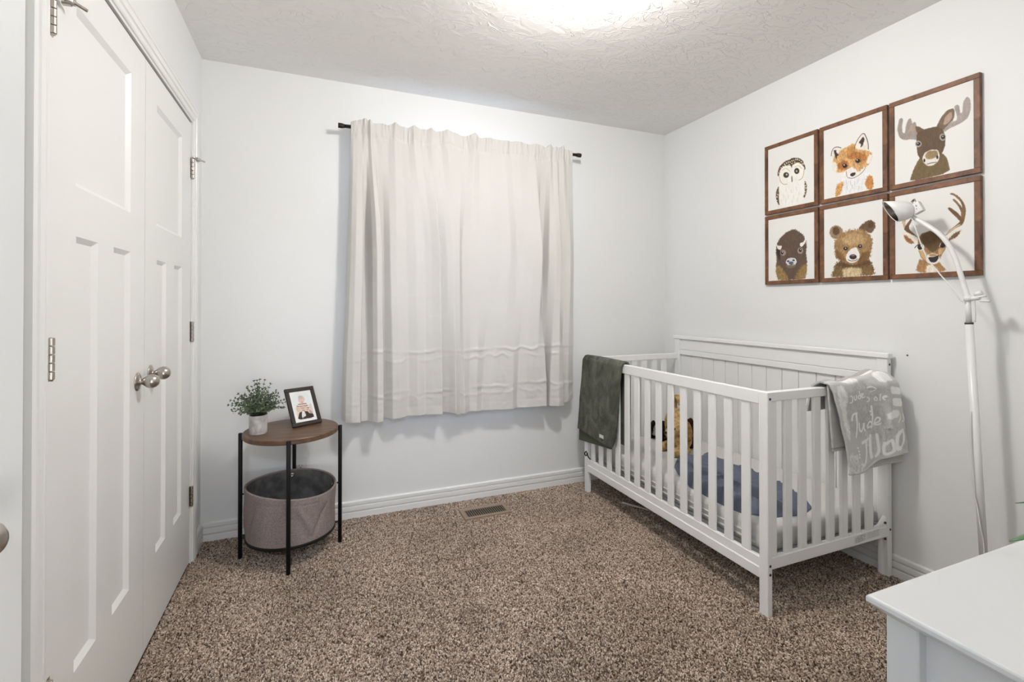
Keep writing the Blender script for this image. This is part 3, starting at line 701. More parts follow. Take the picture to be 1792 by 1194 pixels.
# window behind the curtains
wn = struct('window_1', boxes((WX0, WX0+.045, D+.04, D+.09, WZ0, WZ1), (WX1-.045, WX1, D+.04, D+.09, WZ0, WZ1), (WX0, WX1, D+.04, D+.09, WZ0, WZ0+.045), (WX0, WX1, D+.04, D+.09, WZ1-.045, WZ1), ((WX0+WX1)/2-.02, (WX0+WX1)/2+.02, D+.04, D+.09, WZ0, WZ1)), M['trim'])
obj('pane', B(WX0+.045, (WX0+WX1)/2-.02, D+.062, D+.066, WZ0+.045, WZ1-.045), M['glass'], wn)
obj('pane', B((WX0+WX1)/2+.02, WX1-.045, D+.062, D+.066, WZ0+.045, WZ1-.045), M['glass'], wn)

# ceiling light, just above the frame
cl = thing('ceiling_light', 'round glass dome ceiling light glowing at the middle of the ceiling', 'ceiling light', (.909, 1.44, H))
obj('base_plate', lathe(bmesh.new(), [(0, H), (.170, H), (.170, H-.014), (.150, H-.024), (0, H-.024)], 40, Matrix.Translation((.909, 1.44, 0))), M['trim'], cl, False)  # plate widened past the dome to cut its glow on the ceiling
obj('glass_dome', lathe(bmesh.new(), [(.092, H-.022), (.096, H-.046), (.094, H-.072), (.084, H-.096), (.062, H-.114), (.032, H-.124), (0, H-.126)], 40, Matrix.Translation((.909, 1.44, 0))), M['dome'], cl, True)

# ------------------------------------------------------------------ crib
cr = thing('crib', 'white slatted baby crib with a tall panelled headboard against the right wall', 'crib', (1.97, 2.0, 0))
CM = M['crib']; bv = .0025
for a, b in ((1.327, 1.367), (2.640, 2.680)): obj('front_post', B(1.592, 1.617, a, b, -.004, .857, bev=bv), CM, cr)
obj('front_top_rail', B(1.594, 1.616, 1.367, 2.640, .806, .857, bev=bv), CM, cr)
obj('front_bottom_rail', boxes((1.597, 1.616, 1.367, 2.640, .172, .212), (1.592, 1.616, 1.367, 2.640, .132, .174), bev=bv), CM, cr)
s0 = obj('slat', B(1.599, 1.611, 2.571, 2.616, .205, .812, bev=.004), CM, cr)
for i in range(1, 14): again(s0, 'slat', cr, (0, -.08895*i, 0))
for ya, yb, sg in ((1.329, 1.355, 1), (2.652, 2.678, -1)):
    obj('end_top_rail', B(1.617, 2.322, ya, yb, .820, .857, bev=bv), CM, cr)
    obj('end_bottom_rail', B(1.617, 2.322, ya+.002, yb-.002, .174, .221, bev=bv), CM, cr)
    obj('end_stile', B(1.617, 1.650, ya+.004, yb-.002, .221, .820, bev=bv), CM, cr)
    e0 = obj('slat', B(1.6955, 1.7395, ya+.006, yb-.006, .216, .825, bev=.004), CM, cr)
    for i in range(1, 7): again(e0, 'slat', cr, (.0826*i, 0, 0))
    bm = bmesh.new(); prism(bm, [(2.26, .221), (2.322, .221), (2.322, .262), (2.305, .245), (2.285, .228)], ya+.004, yb-.004, 'y'); obj('corner_bracket', bm, CM, cr)
    obj('headboard_post', B(2.320, 2.347, 1.327 if sg > 0 else 2.635, 1.372 if sg > 0 else 2.680, -.004, .958, bev=bv), CM, cr)
obj('headboard_cap', B(2.312, 2.349, 1.320, 2.687, .957, .980, bev=.003), CM, cr)
obj('headboard_top_board', B(2.326, 2.346, 1.372, 2.635, .886, .957, bev=.0015), CM, cr)
obj('headboard_molding', B(2.322, 2.345, 1.372, 2.635, .850, .8845, bev=.003), CM, cr)
obj('headboard_bottom_rail', B(2.324, 2.346, 1.372, 2.635, .150, .215, bev=bv), CM, cr)
n = 13; pw = (2.635-1.372)/n
p0 = obj('plank', B(2.336, 2.344, 1.372+.0012, 1.372+pw-.0012, .215, .850, bev=.0028), CM, cr)
for i in range(1, n): again(p0, 'plank', cr, (0, pw*i, 0))
obj('mattress_support', B(1.650, 2.320, 1.372, 2.635, .190, .206), CM, cr)
for x, y, z in ((1.606, 1.327, .831), (1.6045, 1.327, .193), (1.6045, 1.327, .160), (2.334, 1.327, .930), (2.334, 1.327, .205), (2.305, 1.329, .238), (2.305, 1.329, .168)):
    obj('bolt', cyl(bmesh.new(), (x, y+.004, z), (x, y-.0012, z), .0052, 12), M['bolt'], cr)
nu, nv = 90, 26
uu, vv = np.meshgrid(np.linspace(0, 1, nu), np.linspace(0, 1, nv))
c = np.full((nv, nu, 3), .80)
rowm = (np.abs((vv*5) % 1-.5) < .28) & (vnoise(uu*60, np.floor(vv*5)*7.3, 3) > -.35)
c[rowm & (uu < .42) & (uu > .04)] = .22; c[(rowm & (uu > .5) & (uu < .96))] = .55
P = np.stack([2.100+.166*uu, np.full_like(uu, 1.3298), .213-.028*vv+.006*uu], -1)
lb = grid('warning_label', P, M['label'], cr, c, False); lb['label'] = 'white paper label with small grey print'

mt_ = thing('crib_mattress', 'pale grey sheeted mattress lying inside the white crib', 'mattress', (1.97, 2.0, .206))
obj('fitted_sheet', B(1.634, 2.312, 1.366, 2.642, .206, .322, bev=.034, seg=5), M['sheet'], mt_, True)
for z in (.238, .262):
    pts = [(1.632, 1.42, z), (1.632, 2.0, z+.002), (1.632, 2.60, z), (1.645, 2.632, z)]
    obj('piping', tube(bmesh.new(), pts, .0042, 8, 8), M['sheet'], mt_, True)

# ------------------------------------------------------------------ cloth on and in the crib
def lerp_pts(t, ts, vs): return np.interp(t, ts, vs)
# dark green blanket over the front rail
gb = thing('green_blanket', 'dark green plush blanket hanging over the front rail of the crib', 'blanket', (1.60, 2.45, .40))
nu, nv = 70, 150
s, t = np.meshgrid(np.linspace(0, 1, nu), np.linspace(0, 1, nv))
kt = [0, .38, .44, .47, .50, .53, .58, 1.0]
zx = lerp_pts(t, kt, [.385, .80, .850, .8665, .8685, .8650, .845, .385]); xx = lerp_pts(t, kt, [1.637, 1.633, 1.628, 1.618, 1.604, 1.590, 1.580, 1.572])
yr = lerp_pts(t, [0, .47, .53, 1], [2.262, 2.250, 2.250, 2.312]); yl = lerp_pts(t, [0, .47, .53, 1], [2.632, 2.664, 2.664, 2.724])
rc = np.where(t > .9, (1-np.sqrt(np.clip(1-((t-.9)/.1)**2, 0, 1)))*.05, 0); rc = rc*0.9
y = yr + rc + (yl-yr-rc)*s
nz = fbm(y*9, zx*5, 3)*.004 + fbm(y*26, zx*22, 8)*.0018
x = xx - np.where(t > .5, 1, -1)*np.abs(nz)*1.2
z = zx - np.where(t > .56, (t-.56)/.44*(.022*(1-s)+.006*np.sin(s*5)), 0) + .004*sst(.4, .5, t)*np.sin(s*3.1)
grid('blanket_cloth', np.stack([x, y, z], -1), M['green'], gb, thick=.010, offset=0)
s, t = np.meshgrid(np.linspace(0, 1, 50), np.linspace(0, 1, 40))
y = 2.335 + (2.722-2.335)*s + 0.02*(1-s)*t**6; z = .60 + (.355-.038*s-.60)*t; x = 1.586 - .006*t - np.abs(fbm(y*10, z*8, 4))*.003
gu = grid('under_layer', np.stack([x, y, z], -1), M['green_edge'], gb, thick=.007, offset=0); gu['label'] = 'smooth greyer underside layer showing below the hem'
obj('care_tag', B(1.5605, 1.5625, 2.412, 2.455, .402, .421), M['plug'], gb)['label'] = 'small white sewn tag'
cp = tube(bmesh.new(), [(1.584, 2.640, .262), (1.578, 2.652, .250), (1.578, 2.644, .236), (1.580, 2.628, .244), (1.582, 2.632, .258), (1.584, 2.622, .235), (1.588, 2.600, .222)], .0035, 8, 6)
o = obj('looped_cord', cp, M['black'], None, True, origin=(1.58, 2.63, .24)); props(o, 'small black looped cord tied at the crib slats below the green blanket', 'cord')

# printed grey blanket over the near end rail
BK = '''P 196 194 192 60 10 8 74,83 585,104 779,263 635,731 100,608
P 206 204 202 30 10 10 374,577 837,604 1000,1000 315,918
P 226 224 222 20 20 14 10,762 230,840 280,1041 17,999
P 238 236 234 14 14 8 52,103 178,88 203,200 110,359 116,544 46,684 32,435
P 252 251 249 8 3 3 708,58 946,67 936,165 729,158
P 252 251 249 8 3 3 802,222 1012,231 1010,316 796,308
P 252 251 249 8 3 3 809,353 1012,363 1006,460 815,446
P 252 251 249 8 3 3 696,488 925,495 886,583 704,572
P 252 251 249 8 3 3 582,-25 708,-47 889,11 761,53 606,30
P 252 251 249 20 12 6 198,6 420,2 491,89 290,70
L 252 251 249 9 243,198 280,192 281,232 254,267 222,263
L 252 251 249 9 314,205 305,245 339,249 354,205
L 252 251 249 9 413,182 397,253
L 252 251 249 9 393,252 365,246 376,219 402,221
L 252 251 249 9 415,240 456,230 443,208 416,226 425,262 464,256
L 252 251 249 10 498,271 525,284 508,318 475,317
L 252 251 249 10 613,279 582,305 602,328 634,314 615,286
L 252 251 249 10 681,266 659,337
L 252 251 249 10 702,314 733,313 719,291 693,312 710,343
L 252 251 249 10 547,167 608,158 648,193
L 252 251 249 10 572,215 634,207
L 252 251 249 17 188,450 208,402 254,382 295,384
L 252 251 249 17 285,382 268,461 228,569 190,628
L 252 251 249 17 296,496 278,556 293,594 336,569 374,513 357,574 369,611
L 252 251 249 17 523,374 509,487 474,623
L 252 251 249 17 481,565 452,535 412,562 417,610 471,599
L 252 251 249 17 515,584 607,562 601,518 552,520 522,574 546,605 608,592
L 252 251 249 30 284,705 329,709 393,719
L 252 251 249 30 358,715 347,836 326,910 285,960 243,932
L 252 251 249 30 441,704 414,830 418,911 434,949
L 252 251 249 30 546,716 550,829 545,909 500,949
L 252 251 249 30 635,826 599,911 619,957 683,956 740,935
L 252 251 249 30 628,848 708,814 742,810 740,935
P 252 251 249 8 2 3 753,914 781,789 848,730 950,710 956,792 913,881 851,939 787,947
P 196 194 192 8 2 3 805,891 831,800 916,746 895,840 843,900
L 252 251 249 10 907,517 932,573 869,636
L 252 251 249 10 984,545 996,637 946,627
P 252 251 249 6 3 0 201,744 195,749 184,749 174,744 172,736 178,731 189,731 199,736
P 252 251 249 6 3 0 209,779 203,785 192,785 182,780 180,772 186,766 197,766 207,771
P 252 251 249 6 3 0 209,813 203,818 192,818 182,813 179,805 185,800 197,799 206,805
P 252 251 249 6 3 0 201,844 194,849 183,849 174,844 171,836 177,831 188,831 198,836
P 252 251 249 6 3 0 225,916 219,922 207,922 198,916 195,908 201,903 212,903 222,909
P 252 251 249 6 3 0 231,956 225,962 214,962 204,956 202,949 208,943 219,943 229,949
P 252 251 249 6 3 0 232,984 226,989 215,989 206,984 203,976 209,971 220,971 230,977
P 252 251 249 6 3 0 506,438 499,444 487,445 476,440 474,431 480,425 493,424 503,430
P 252 251 249 6 3 0 505,474 498,480 486,481 475,476 473,467 480,461 492,460 503,466'''
def gray_blanket():
    gr = thing('printed_blanket', 'light grey plush blanket with white lettering hung over the near end rail of the crib', 'blanket', (2.12, 1.31, .50))
    base = srgb(np.array([210, 209, 207])/255)
    nu, nv = 190, 260
    s, t = np.meshgrid(np.linspace(0, 1, nu), np.linspace(0, 1, nv))
    top = .878 + .030*sst(.35, .85, s) + .004*np.sin(s*17)
    hem = np.interp(s, [0, .2, .3, .44, .7, 1], [.507, .506, .514, .543, .558, .570])
    kt = [0, .16, .22, .26, .30, .36, 1.0]
    drop = np.interp(t, kt, [0, .8, 1, 1, 1, .9, 0])        # 1 at the rail, 0 at either hem
    zt = np.where(t < .24, .755 + (top-.755)*np.interp(t, [0, .16, .22, .24], [0, .82, .97, 1]), hem + (top-hem)*np.interp(t, [.24, .29, .34, 1], [1, .985, .92, 0]))
    yt = np.interp(t, [0, .17, .21, .24, .27, .30, .36, 1], [1.372, 1.364, 1.352, 1.338, 1.318, 1.304, 1.296, 1.284])
    fr = sst(.24, .40, t)
    yt = yt - fr*(.012*s + .016*sst(.5, .9, s) + .006*np.sin(s*9+1.0)*t + .010*np.exp(-((s-.70-.10*(1-t))/.035)**2)*(t < .75)) - fr*np.abs(fbm(s*6, t*4, 31))*.010
    f = np.clip((t-.24)/.76, 0, 1)
    xl = np.interp(f, [0, .53, 1], [1.902, 1.958, 1.996]); xr = np.interp(f, [0, .25, .9, 1], [2.262, 2.292, 2.326, 2.322])
    xr = xr*1.0; xl = np.where(t < .24, 1.868 + (1.902-1.868)*t/.24, xl); xr = np.where(t < .24, 2.20+.062*t/.24, xr)
    x = xl + (xr-xl)*s + .006*np.sin(t*9+s*4)*np.sin(s*math.pi)
    col = paint(s, np.clip(f, 0, 1), .75, np.array([210, 209, 207])/255, BK)
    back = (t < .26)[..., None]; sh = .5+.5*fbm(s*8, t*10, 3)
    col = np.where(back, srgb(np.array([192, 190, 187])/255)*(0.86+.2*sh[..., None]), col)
    grid('blanket_cloth', np.stack([x, yt, zt], -1), M['gray'], gr, col, thick=.008, offset=0)
    s, t = np.meshgrid(np.linspace(0, 1, 60), np.linspace(0, 1, 40))          # folded under-layer at the hem
    xx = 2.065 + (2.322-2.065)*s; z = .66 - (.66-np.interp(s, [0, .2, .6, 1], [.517, .510, .516, .521]))*t; y = 1.304 - .018*t*s - .010*s + .003*np.sin(s*12)
    cc = np.tile(srgb(np.array([196, 194, 191])/255), (40, 60, 1)); cc[t > .93] = srgb(np.array([205, 203, 200])/255)
    grid('under_layer', np.stack([xx, y, z], -1), M['gray'], gr, cc, thick=.008, offset=0)
    s, t = np.meshgrid(np.linspace(0, 1, 24), np.linspace(0, 1, 50))          # inner layer showing at the left
    z = .868 - (.868-.598)*t; xx = 1.915 + .02*t + (.16+.0*t)*s; y = 1.316 - .006*t + .002*np.sin(s*8)
    cc = np.tile(srgb(np.array([200, 198, 195])/255), (50, 24, 1)); cc[(vnoise(s*7, t*12, 4) > .35)] = srgb(np.array([208, 206, 203])/255); cc[np.abs(t-.965) < .012] = srgb(np.array([150, 148, 146])/255)
    grid('inner_layer', np.stack([xx, y, z], -1), M['gray'], gr, cc, thick=.007, offset=0)
    hem_pts = [(1.996+(2.322-1.996)*q, 1.282-.012*q-.016*float(sst(.5, .9, np.array(q))), float(np.interp(q, [0, .2, .3, .44, .7, 1], [.507, .506, .514, .543, .558, .570]))) for q in np.linspace(0, 1, 9)]
    hm = obj('hem', tube(bmesh.new(), hem_pts, .0055, 8, 5), M['hem'], gr, True); hm['label'] = 'white rolled hem'
M['hem'] = mat('white_hem', C8(206, 204, 201), .9)
gray_blanket()

# slate blue cloth crumpled on the mattress
def blue_cloth():
    o_ = [(1.880, 2.150), (1.770, 2.050), (1.715, 1.958), (1.652, 1.810), (1.650, 1.749), (1.648, 1.690), (1.646, 1.625), (1.646, 1.571), (1.650, 1.500), (1.665, 1.470), (1.70, 1.435), (1.745, 1.410), (1.839, 1.390), (1.893, 1.393), (1.960, 1.415), (2.020, 1.488), (2.045, 1.577), (2.057, 1.665), (2.066, 1.769), (2.074, 1.828), (2.080, 1.89), (2.083, 1.957), (2.098, 2.023), (2.065, 2.060), (2.085, 2.134), (2.036, 2.130), (1.967, 2.112), (1.953, 2.125), (1.924, 2.150)]
    pts = np.array(o_); c0 = np.array([1.85, 1.76]); n = 260
    seg = np.concatenate([pts, pts[:1]]); dl = np.r_[0, np.cumsum(np.hypot(*np.diff(seg, axis=0).T))]; q = np.linspace(0, dl[-1], n, endpoint=False)
    bx = np.interp(q, dl, seg[:, 0]); by = np.interp(q, dl, seg[:, 1])
    rr = np.linspace(0.01, 1, 60)[:, None]
    X = c0[0] + (bx-c0[0])[None]*rr; Y = c0[1] + (by-c0[1])[None]*rr
    a = .5*X*1.0 + .9*Y
    ridge = 1-np.abs(fbm((X*.9-Y*.35)*13, (X*.35+Y*.9)*4.5, 41, 2)); ridge2 = 1-np.abs(fbm((X*.8+Y*.5)*22, (X*-.5+Y*.8)*8, 47, 2))
    Z = .3262 + .009*sst(1.0, .86, rr) + (.026*ridge**4 + .012*ridge2**5 + .020*(1-np.abs(np.sin(math.pi*((X*.93+Y*.14)*24+1.6*fbm(X*5, Y*3.2, 52, 2)))))**2.2*(.35+.65*np.abs(fbm(X*7, Y*4, 55, 2))*1.6))*sst(1.0, .82, rr) + .010*np.exp(-((X-1.68)/.03)**2)*sst(1., .9, rr)
    Z = np.where(X < 1.668, Z-.010*((1.668-X)/.02)**2, Z)
    o = grid('blue_blanket', np.stack([X, Y, Z], -1), M['blue'], None, None, True, .005, (1.85, 1.76, .324), closed=True, offset=1)
    props(o, 'crumpled slate blue blanket spread on the crib mattress', 'blanket')
blue_cloth()

# ------------------------------------------------------------------ plush toys
def blob(name, balls, m, parent, vox=.005, smooth=6):
    """one continuous body grown from overlapping ellipsoids (centre, radii, z rotation)"""
    bm = bmesh.new()
    for c, r, a in balls:
        k = bmesh.ops.create_icosphere(bm, subdivisions=3, radius=1.0)
        mt = Matrix.Translation(Vector(c)) @ Matrix.Rotation(a, 4, 'Z') @ Matrix.Diagonal((*r, 1)); bmesh.ops.transform(bm, matrix=mt, verts=k['verts'])
    o = obj(name, bm, m, parent, True)
    rm = o.modifiers.new('remesh', 'REMESH'); rm.mode = 'VOXEL'; rm.voxel_size = vox; rm.use_smooth_shade = True
    s = o.modifiers.new('smooth', 'SMOOTH'); s.iterations = smooth; s.factor = .5
    return o
def ball(name, c, r, m, parent, a=0.0, tilt=(0, 0)):
    bm = bmesh.new(); k = bmesh.ops.create_icosphere(bm, subdivisions=3, radius=1.0)
    mt = Matrix.Translation(Vector(c)) @ Matrix.Rotation(a, 4, 'Z') @ Matrix.Rotation(tilt[0], 4, 'X') @ Matrix.Rotation(tilt[1], 4, 'Y') @ Matrix.Diagonal((*r, 1))
    bmesh.ops.transform(bm, matrix=mt, verts=bm.verts); return obj(name, bm, m, parent, True)
gd = thing('plush_dog', 'golden tan plush puppy with raised tail lying on the crib mattress', 'plush toy', (2.0, 2.27, .322))
blob('body', [((2.06, 2.365, .455), (.072, .070, .098), 0), ((2.03, 2.32, .42), (.075, .075, .095), 0), ((1.985, 2.25, .405), (.065, .075, .075), 0),
              ((1.962, 2.236, .470), (.060, .062, .058), 0), ((1.920, 2.247, .440), (.042, .036, .034), 0.2),
              ((1.945, 2.312, .350), (.050, .028, .028), .2), ((1.905, 2.312, .347), (.030, .030, .026), 0), ((1.945, 2.185, .352), (.055, .028, .030), -.2), ((1.900, 2.180, .350), (.032, .032, .028), 0),
              ], M['gold'], gd)
tl = obj('tail', tube(bmesh.new(), [(2.085, 2.415, .505), (2.085, 2.418, .555), (2.075, 2.395, .600), (2.06, 2.355, .622), (2.05, 2.325, .612), (2.05, 2.312, .585)], lambda t: .023*(1-.35*t), 12, 6), M['gold'], gd, True)
ball('ear', (1.962, 2.158, .468), (.030, .018, .058), M['goldear'], gd, 0, (-.18, 0)); ball('ear', (1.965, 2.308, .462), (.030, .016, .054), M['goldear'], gd, 0, (.2, 0))
ball('eye', (1.9085, 2.268, .473), (.006, .006, .006), M['eye'], gd); ball('eye', (1.9085, 2.208, .476), (.006, .006, .006), M['eye'], gd)
ball('nose', (1.879, 2.249, .448), (.008, .011, .008), M['eye'], gd); ball('mouth', (1.893, 2.252, .412), (.014, .022, .009), M['brownfur'], gd)
bd = thing('plush_dog', 'black plush puppy with a grey face lying at the far end of the crib', 'plush toy', (2.1, 2.50, .322))
blob('body', [((2.13, 2.49, .375), (.085, .085, .052), 0), ((2.075, 2.515, .390), (.050, .052, .050), 0), ((2.03, 2.475, .336), (.04, .022, .016), .1), ((2.03, 2.56, .336), (.04, .022, .016), -.1)], M['blackfur'], bd)
ball('face', (2.037, 2.520, .382), (.020, .026, .034), M['grayfur'], bd); ball('muzzle', (2.020, 2.518, .362), (.020, .018, .015), M['grayfur'], bd)
ball('ear', (2.045, 2.572, .385), (.022, .014, .050), M['blackfur'], bd, 0, (.15, 0)); ball('ear', (2.040, 2.470, .382), (.024, .018, .058), M['blackfur'], bd, 0, (-.15, 0))
ball('nose', (2.001, 2.518, .368), (.005, .007, .005), M['eye'], bd); ball('eye', (2.018, 2.532, .398), (.004, .004, .004), M['eye'], bd); ball('eye', (2.018, 2.507, .398), (.004, .004, .004), M['eye'], bd)
dd = thing('plush_toy', 'dark brown plush toy half hidden behind the golden plush puppy', 'plush toy', (2.13, 2.21, .322))
blob('body', [((2.14, 2.33, .39), (.050, .045, .068), 0), ((2.10, 2.302, .455), (.040, .036, .042), 0), ((2.08, 2.275, .345), (.045, .022, .022), -.2)], M['brownfur'], dd)
ball('ear', (2.09, 2.272, .488), (.016, .012, .022), M['brownfur'], dd, 0, (-.3, 0)); ball('snout', (2.062, 2.295, .445), (.016, .016, .014), M['goldear'], dd)

# ------------------------------------------------------------------ side table, basket, plant, photo
TX, TY = -.115, 2.562
st = thing('side_table', 'round walnut side table on four thin black metal legs below the window', 'side table', (TX, TY, 0))
tt = obj('table_top', lathe(bmesh.new(), [(0, .567), (.208, .567), (.2125, .571), (.2125, .588), (.209, .592), (0, .592)], 72, Matrix.Translation((TX, TY, 0))), M['walnut'], st, False)
for a, px, py in ((0, TX-.221, TY+.012), (1, TX-.003, TY-.224), (2, TX+.221, TY-.002), (3, TX+.002, TY+.226)):
    obj('leg', lathe(bmesh.new(), [(0, -.004), (.0093, -.004), (.0093, .586), (.0075, .588), (0, .588)], 14, Matrix.Translation((px, py, 0))), M['black'], st, True)
    q = Vector((TX-px, TY-py, 0)).normalized()
    obj('bracket', cyl(bmesh.new(), (px, py, .105), Vector((px, py, .105))+q*.05, .005, 8), M['black'], st)
    obj('bracket', cyl(bmesh.new(), (px, py, .575), Vector((px, py, .575))+q*.03, .004, 8), M['black'], st)
    obj('stud', cyl(bmesh.new(), (px, py, .300), Vector((px, py, .300))+q*.016, .004, 8), M['black'], st)
obj('lower_shelf', lathe(bmesh.new(), [(0, .092), (.196, .092), (.200, .095), (.200, .104), (.196, .107), (0, .107)], 64, Matrix.Translation((TX, TY, 0))), M['black'], st, False)

bk = thing('fabric_basket', 'taupe felt storage basket with dark lining under the round side table', 'basket', (TX, TY, .107))
nu, nv = 180, 46
th, v = np.meshgrid(np.linspace(0, 2*math.pi, nu, endpoint=False), np.linspace(0, 1, nv))
rimz = .322 + .010*np.cos(th-2.7) + .006*np.sin(2*th) - .006*np.cos(th+.2)
wr = fbm(np.cos(th)*3+np.sin(th*2), v*2.2+np.sin(th)*3, 71, 3)
crease = np.exp(-((((th-4.35)+.35*(v-.5)) % (2*math.pi)-math.pi+math.pi)/.10)**2)*.0
dg = lambda th0, sl, w: np.exp(-((np.arctan2(np.sin(th-th0-sl*(v-.5)), np.cos(th-th0-sl*(v-.5))))/w)**2)
fold = dg(4.15, .55, .07)-dg(3.75, .5, .08)+dg(5.05, -.5, .07)-dg(5.45, .55, .06)+.7*dg(3.3, .3, .08)-.8*dg(5.9, -.25, .08)
rad = .1970 + .0065*v + wr*.0060*np.sin(v*math.pi)*1.2 + fold*.0085*np.sin(np.clip(v*1.15, 0, 1)*math.pi)
rad = np.where((v > .85) & (v < .868), rad-.0016, rad)
z = .108 + (rimz-.108)*v
grid('shell', np.stack([TX+rad*np.cos(th), TY+rad*np.sin(th), z], -1), M['felt'], bk, closed=True)
r1, z1 = rad[-1], z[-1]
ring = []
for k in range(9):
    a = math.pi*k/8; ring.append(np.stack([TX+(r1-.005+.005*math.cos(a))*np.cos(th[0]), TY+(r1-.005+.005*math.cos(a))*np.sin(th[0]), z1+.005*math.sin(a)], -1))
grid('rim', np.stack(ring), M['felt'], bk, closed=True)
v2 = np.linspace(1, 0, 30)[:, None]; th2 = th[:1]; rr = r1-.010 - .006*(1-v2) - .002*np.abs(fbm(np.cos(th2)*3, v2*5+np.sin(th2)*3, 77))
rr = np.where((v2 > .80) & (v2 < .825), rr+.0015, rr)
inn = np.stack([TX+rr*np.cos(th2), TY+rr*np.sin(th2), .112+(z1-.112)*v2], -1)
bot = np.stack([np.stack([TX+q*rr[-1]*np.cos(th2[0]), TY+q*rr[-1]*np.sin(th2[0]), np.full(nu, .1115)], -1) for q in (.7, .35, .01)])
grid('lining', np.concatenate([inn, bot]), M['lining'], bk, closed=True)
for a in (math.pi/2+.03, .12):
    k = int(a/(2*math.pi)*nu); rz = z1[k]-.022; rg = r1[k]-.0165
    c_ = (TX+rg*math.cos(a), TY+rg*math.sin(a), rz); d_ = (-math.cos(a), -math.sin(a), 0)
    bm = lathe(bmesh.new(), [(.0040, 0), (.0095, 0), (.0105, .0012), (.0090, .0030), (.0055, .0030), (.0040, .0012), (.0040, 0)], 20, axis(c_, d_)); obj('grommet', bm, M['chrome'], bk, True)

pl = thing('potted_plant', 'small faux eucalyptus plant in a marbled concrete pot on the side table', 'potted plant', (-.256, 2.522, .592))
PX, PY = -.256, 2.522
obj('pot', lathe(bmesh.new(), [(0, .592), (.0365, .592), (.0385, .594), (.0390, .678), (.0375, .680), (.0355, .679), (.0350, .668), (0, .668)], 40, Matrix.Translation((PX, PY, 0))), M['concrete'], pl, True)
obj('soil', lathe(bmesh.new(), [(0, .669), (.0350, .669), (.030, .674), (0, .676)], 24, Matrix.Translation((PX, PY, 0))), M['soil'], pl, True)
def leaf_quad(bm, p, d, side, ln, wd, curl=.15):
    d = d.normalized(); s = (side - d*side.dot(d)).normalized(); n = d.cross(s)
    prof = [(0, .12), (.25, .8), (.55, 1.0), (.82, .65), (1.0, .05)]
    L_ = []; R_ = []; C_ = []
    for a, b in prof:
        c = p + d*ln*a + n*(ln*curl*a*a); C_.append(bm.verts.new(c)); L_.append(bm.verts.new(c+s*wd*b*.5+n*wd*b*.12)); R_.append(bm.verts.new(c-s*wd*b*.5+n*wd*b*.12))
    for i in range(4):
        bm.faces.new((C_[i], L_[i], L_[i+1], C_[i+1])); bm.faces.new((R_[i], C_[i], C_[i+1], R_[i+1]))
r2 = random.Random(11)
NS = 84
for i in range(NS):
    a = i*2.39996 + r2.uniform(-.3, .3); q = (i+.5)/NS; el = math.radians(88 - 98*q**.8 + r2.uniform(-9, 9)); ln = r2.uniform(.085, .140)*(1.16-.36*q)
    d0 = Vector((math.cos(a)*math.cos(el), math.sin(a)*math.cos(el), math.sin(el)))
    base = Vector((PX+.020*math.cos(a)*q, PY+.020*math.sin(a)*q, .676)); st0 = (Vector((0, 0, 1))*.8+d0*.7).normalized()
    pts = [base, base+st0*ln*.35, base+st0*ln*.35+(st0+d0*1.2).normalized()*ln*.35, base+st0*ln*.35+(st0+d0*1.2).normalized()*ln*.35+d0*ln*.34]
    bm = bmesh.new(); tube(bm, pts, .0009, 4, 4)
    sp = obj('sprig_stem', bm, M['stem'], pl)
    bm = bmesh.new(); m_ = 8
    for k in range(1, m_+1):
        t = k/m_; f = t*3; j = min(int(f), 2); p = pts[j].lerp(pts[j+1], f-j); dr = (pts[j+1]-pts[j]).normalized(); sd = dr.orthogonal().normalized()
        sd = Matrix.Rotation(k*1.57+r2.uniform(-.4, .4), 3, dr) @ sd
        for sg in (1, -1):
            ld = (sd*sg*.85+dr*.6).normalized(); size = r2.uniform(.013, .019)*(1.12-.42*t)
            leaf_quad(bm, p, ld, dr.cross(ld), size, size*.66, r2.uniform(-.1, .25))
        if k == m_: leaf_quad(bm, p, dr, sd, .010, .006)
    obj('leaves', bm, M['leaf'], sp, True)['kind'] = 'stuff'

def frame_axes(x, y, z, ang, lean):
    e = Vector((math.cos(ang), math.sin(ang), 0)); n = Vector((-e.y, e.x, 0)); up = Vector((0, 0, 1))*math.cos(lean)+n*math.sin(lean); back = e.cross(up)*-1
    return Vector((x, y, z)), e, up, n*math.cos(lean)-Vector((0, 0, 1))*math.sin(lean)
o0, e_, up_, bk_ = frame_axes(-.108, 2.551, .5988, .468, .523)
def at_frame(a, b, c): return o0+e_*a+up_*b+bk_*c
fw, fh = .147, .199
pf = thing('photo_frame', 'black photo frame leaning on the side table with a portrait of a baby in stripes', 'photo frame', tuple(o0+e_*fw/2))
def local_box(bm, a0, a1, b0, b1, c0, c1, bev=.0012):
    k = bmesh.new(); box(k, a0, a1, b0, b1, c0, c1, bev)
    for v in k.verts: v.co = at_frame(*v.co)
    me = bpy.data.meshes.new('t'); k.to_mesh(me); k.free(); bm.from_mesh(me); bpy.data.meshes.remove(me)
bw = .0185
for q in ((0, fw, 0, bw), (0, fw, fh-bw, fh), (0, bw, bw, fh-bw), (fw-bw, fw, bw, fh-bw)):
    bm = bmesh.new(); local_box(bm, *q, 0, .013); obj('rail', bm, M['pframe'], pf)
bm = bmesh.new(); local_box(bm, .004, fw-.004, .004, fh-.004, .0075, .012); obj('back_board', bm, M['pframe'], pf)
bm = bmesh.new(); k = bmesh.new()
A0 = at_frame(fw*.35, fh*.72, .012); A1 = at_frame(fw*.65, fh*.72, .012); B0 = A0+Vector((-e_.y, e_.x, 0))*.045; B1 = A1+Vector((-e_.y, e_.x, 0))*.045; B0.z = B1.z = .5925
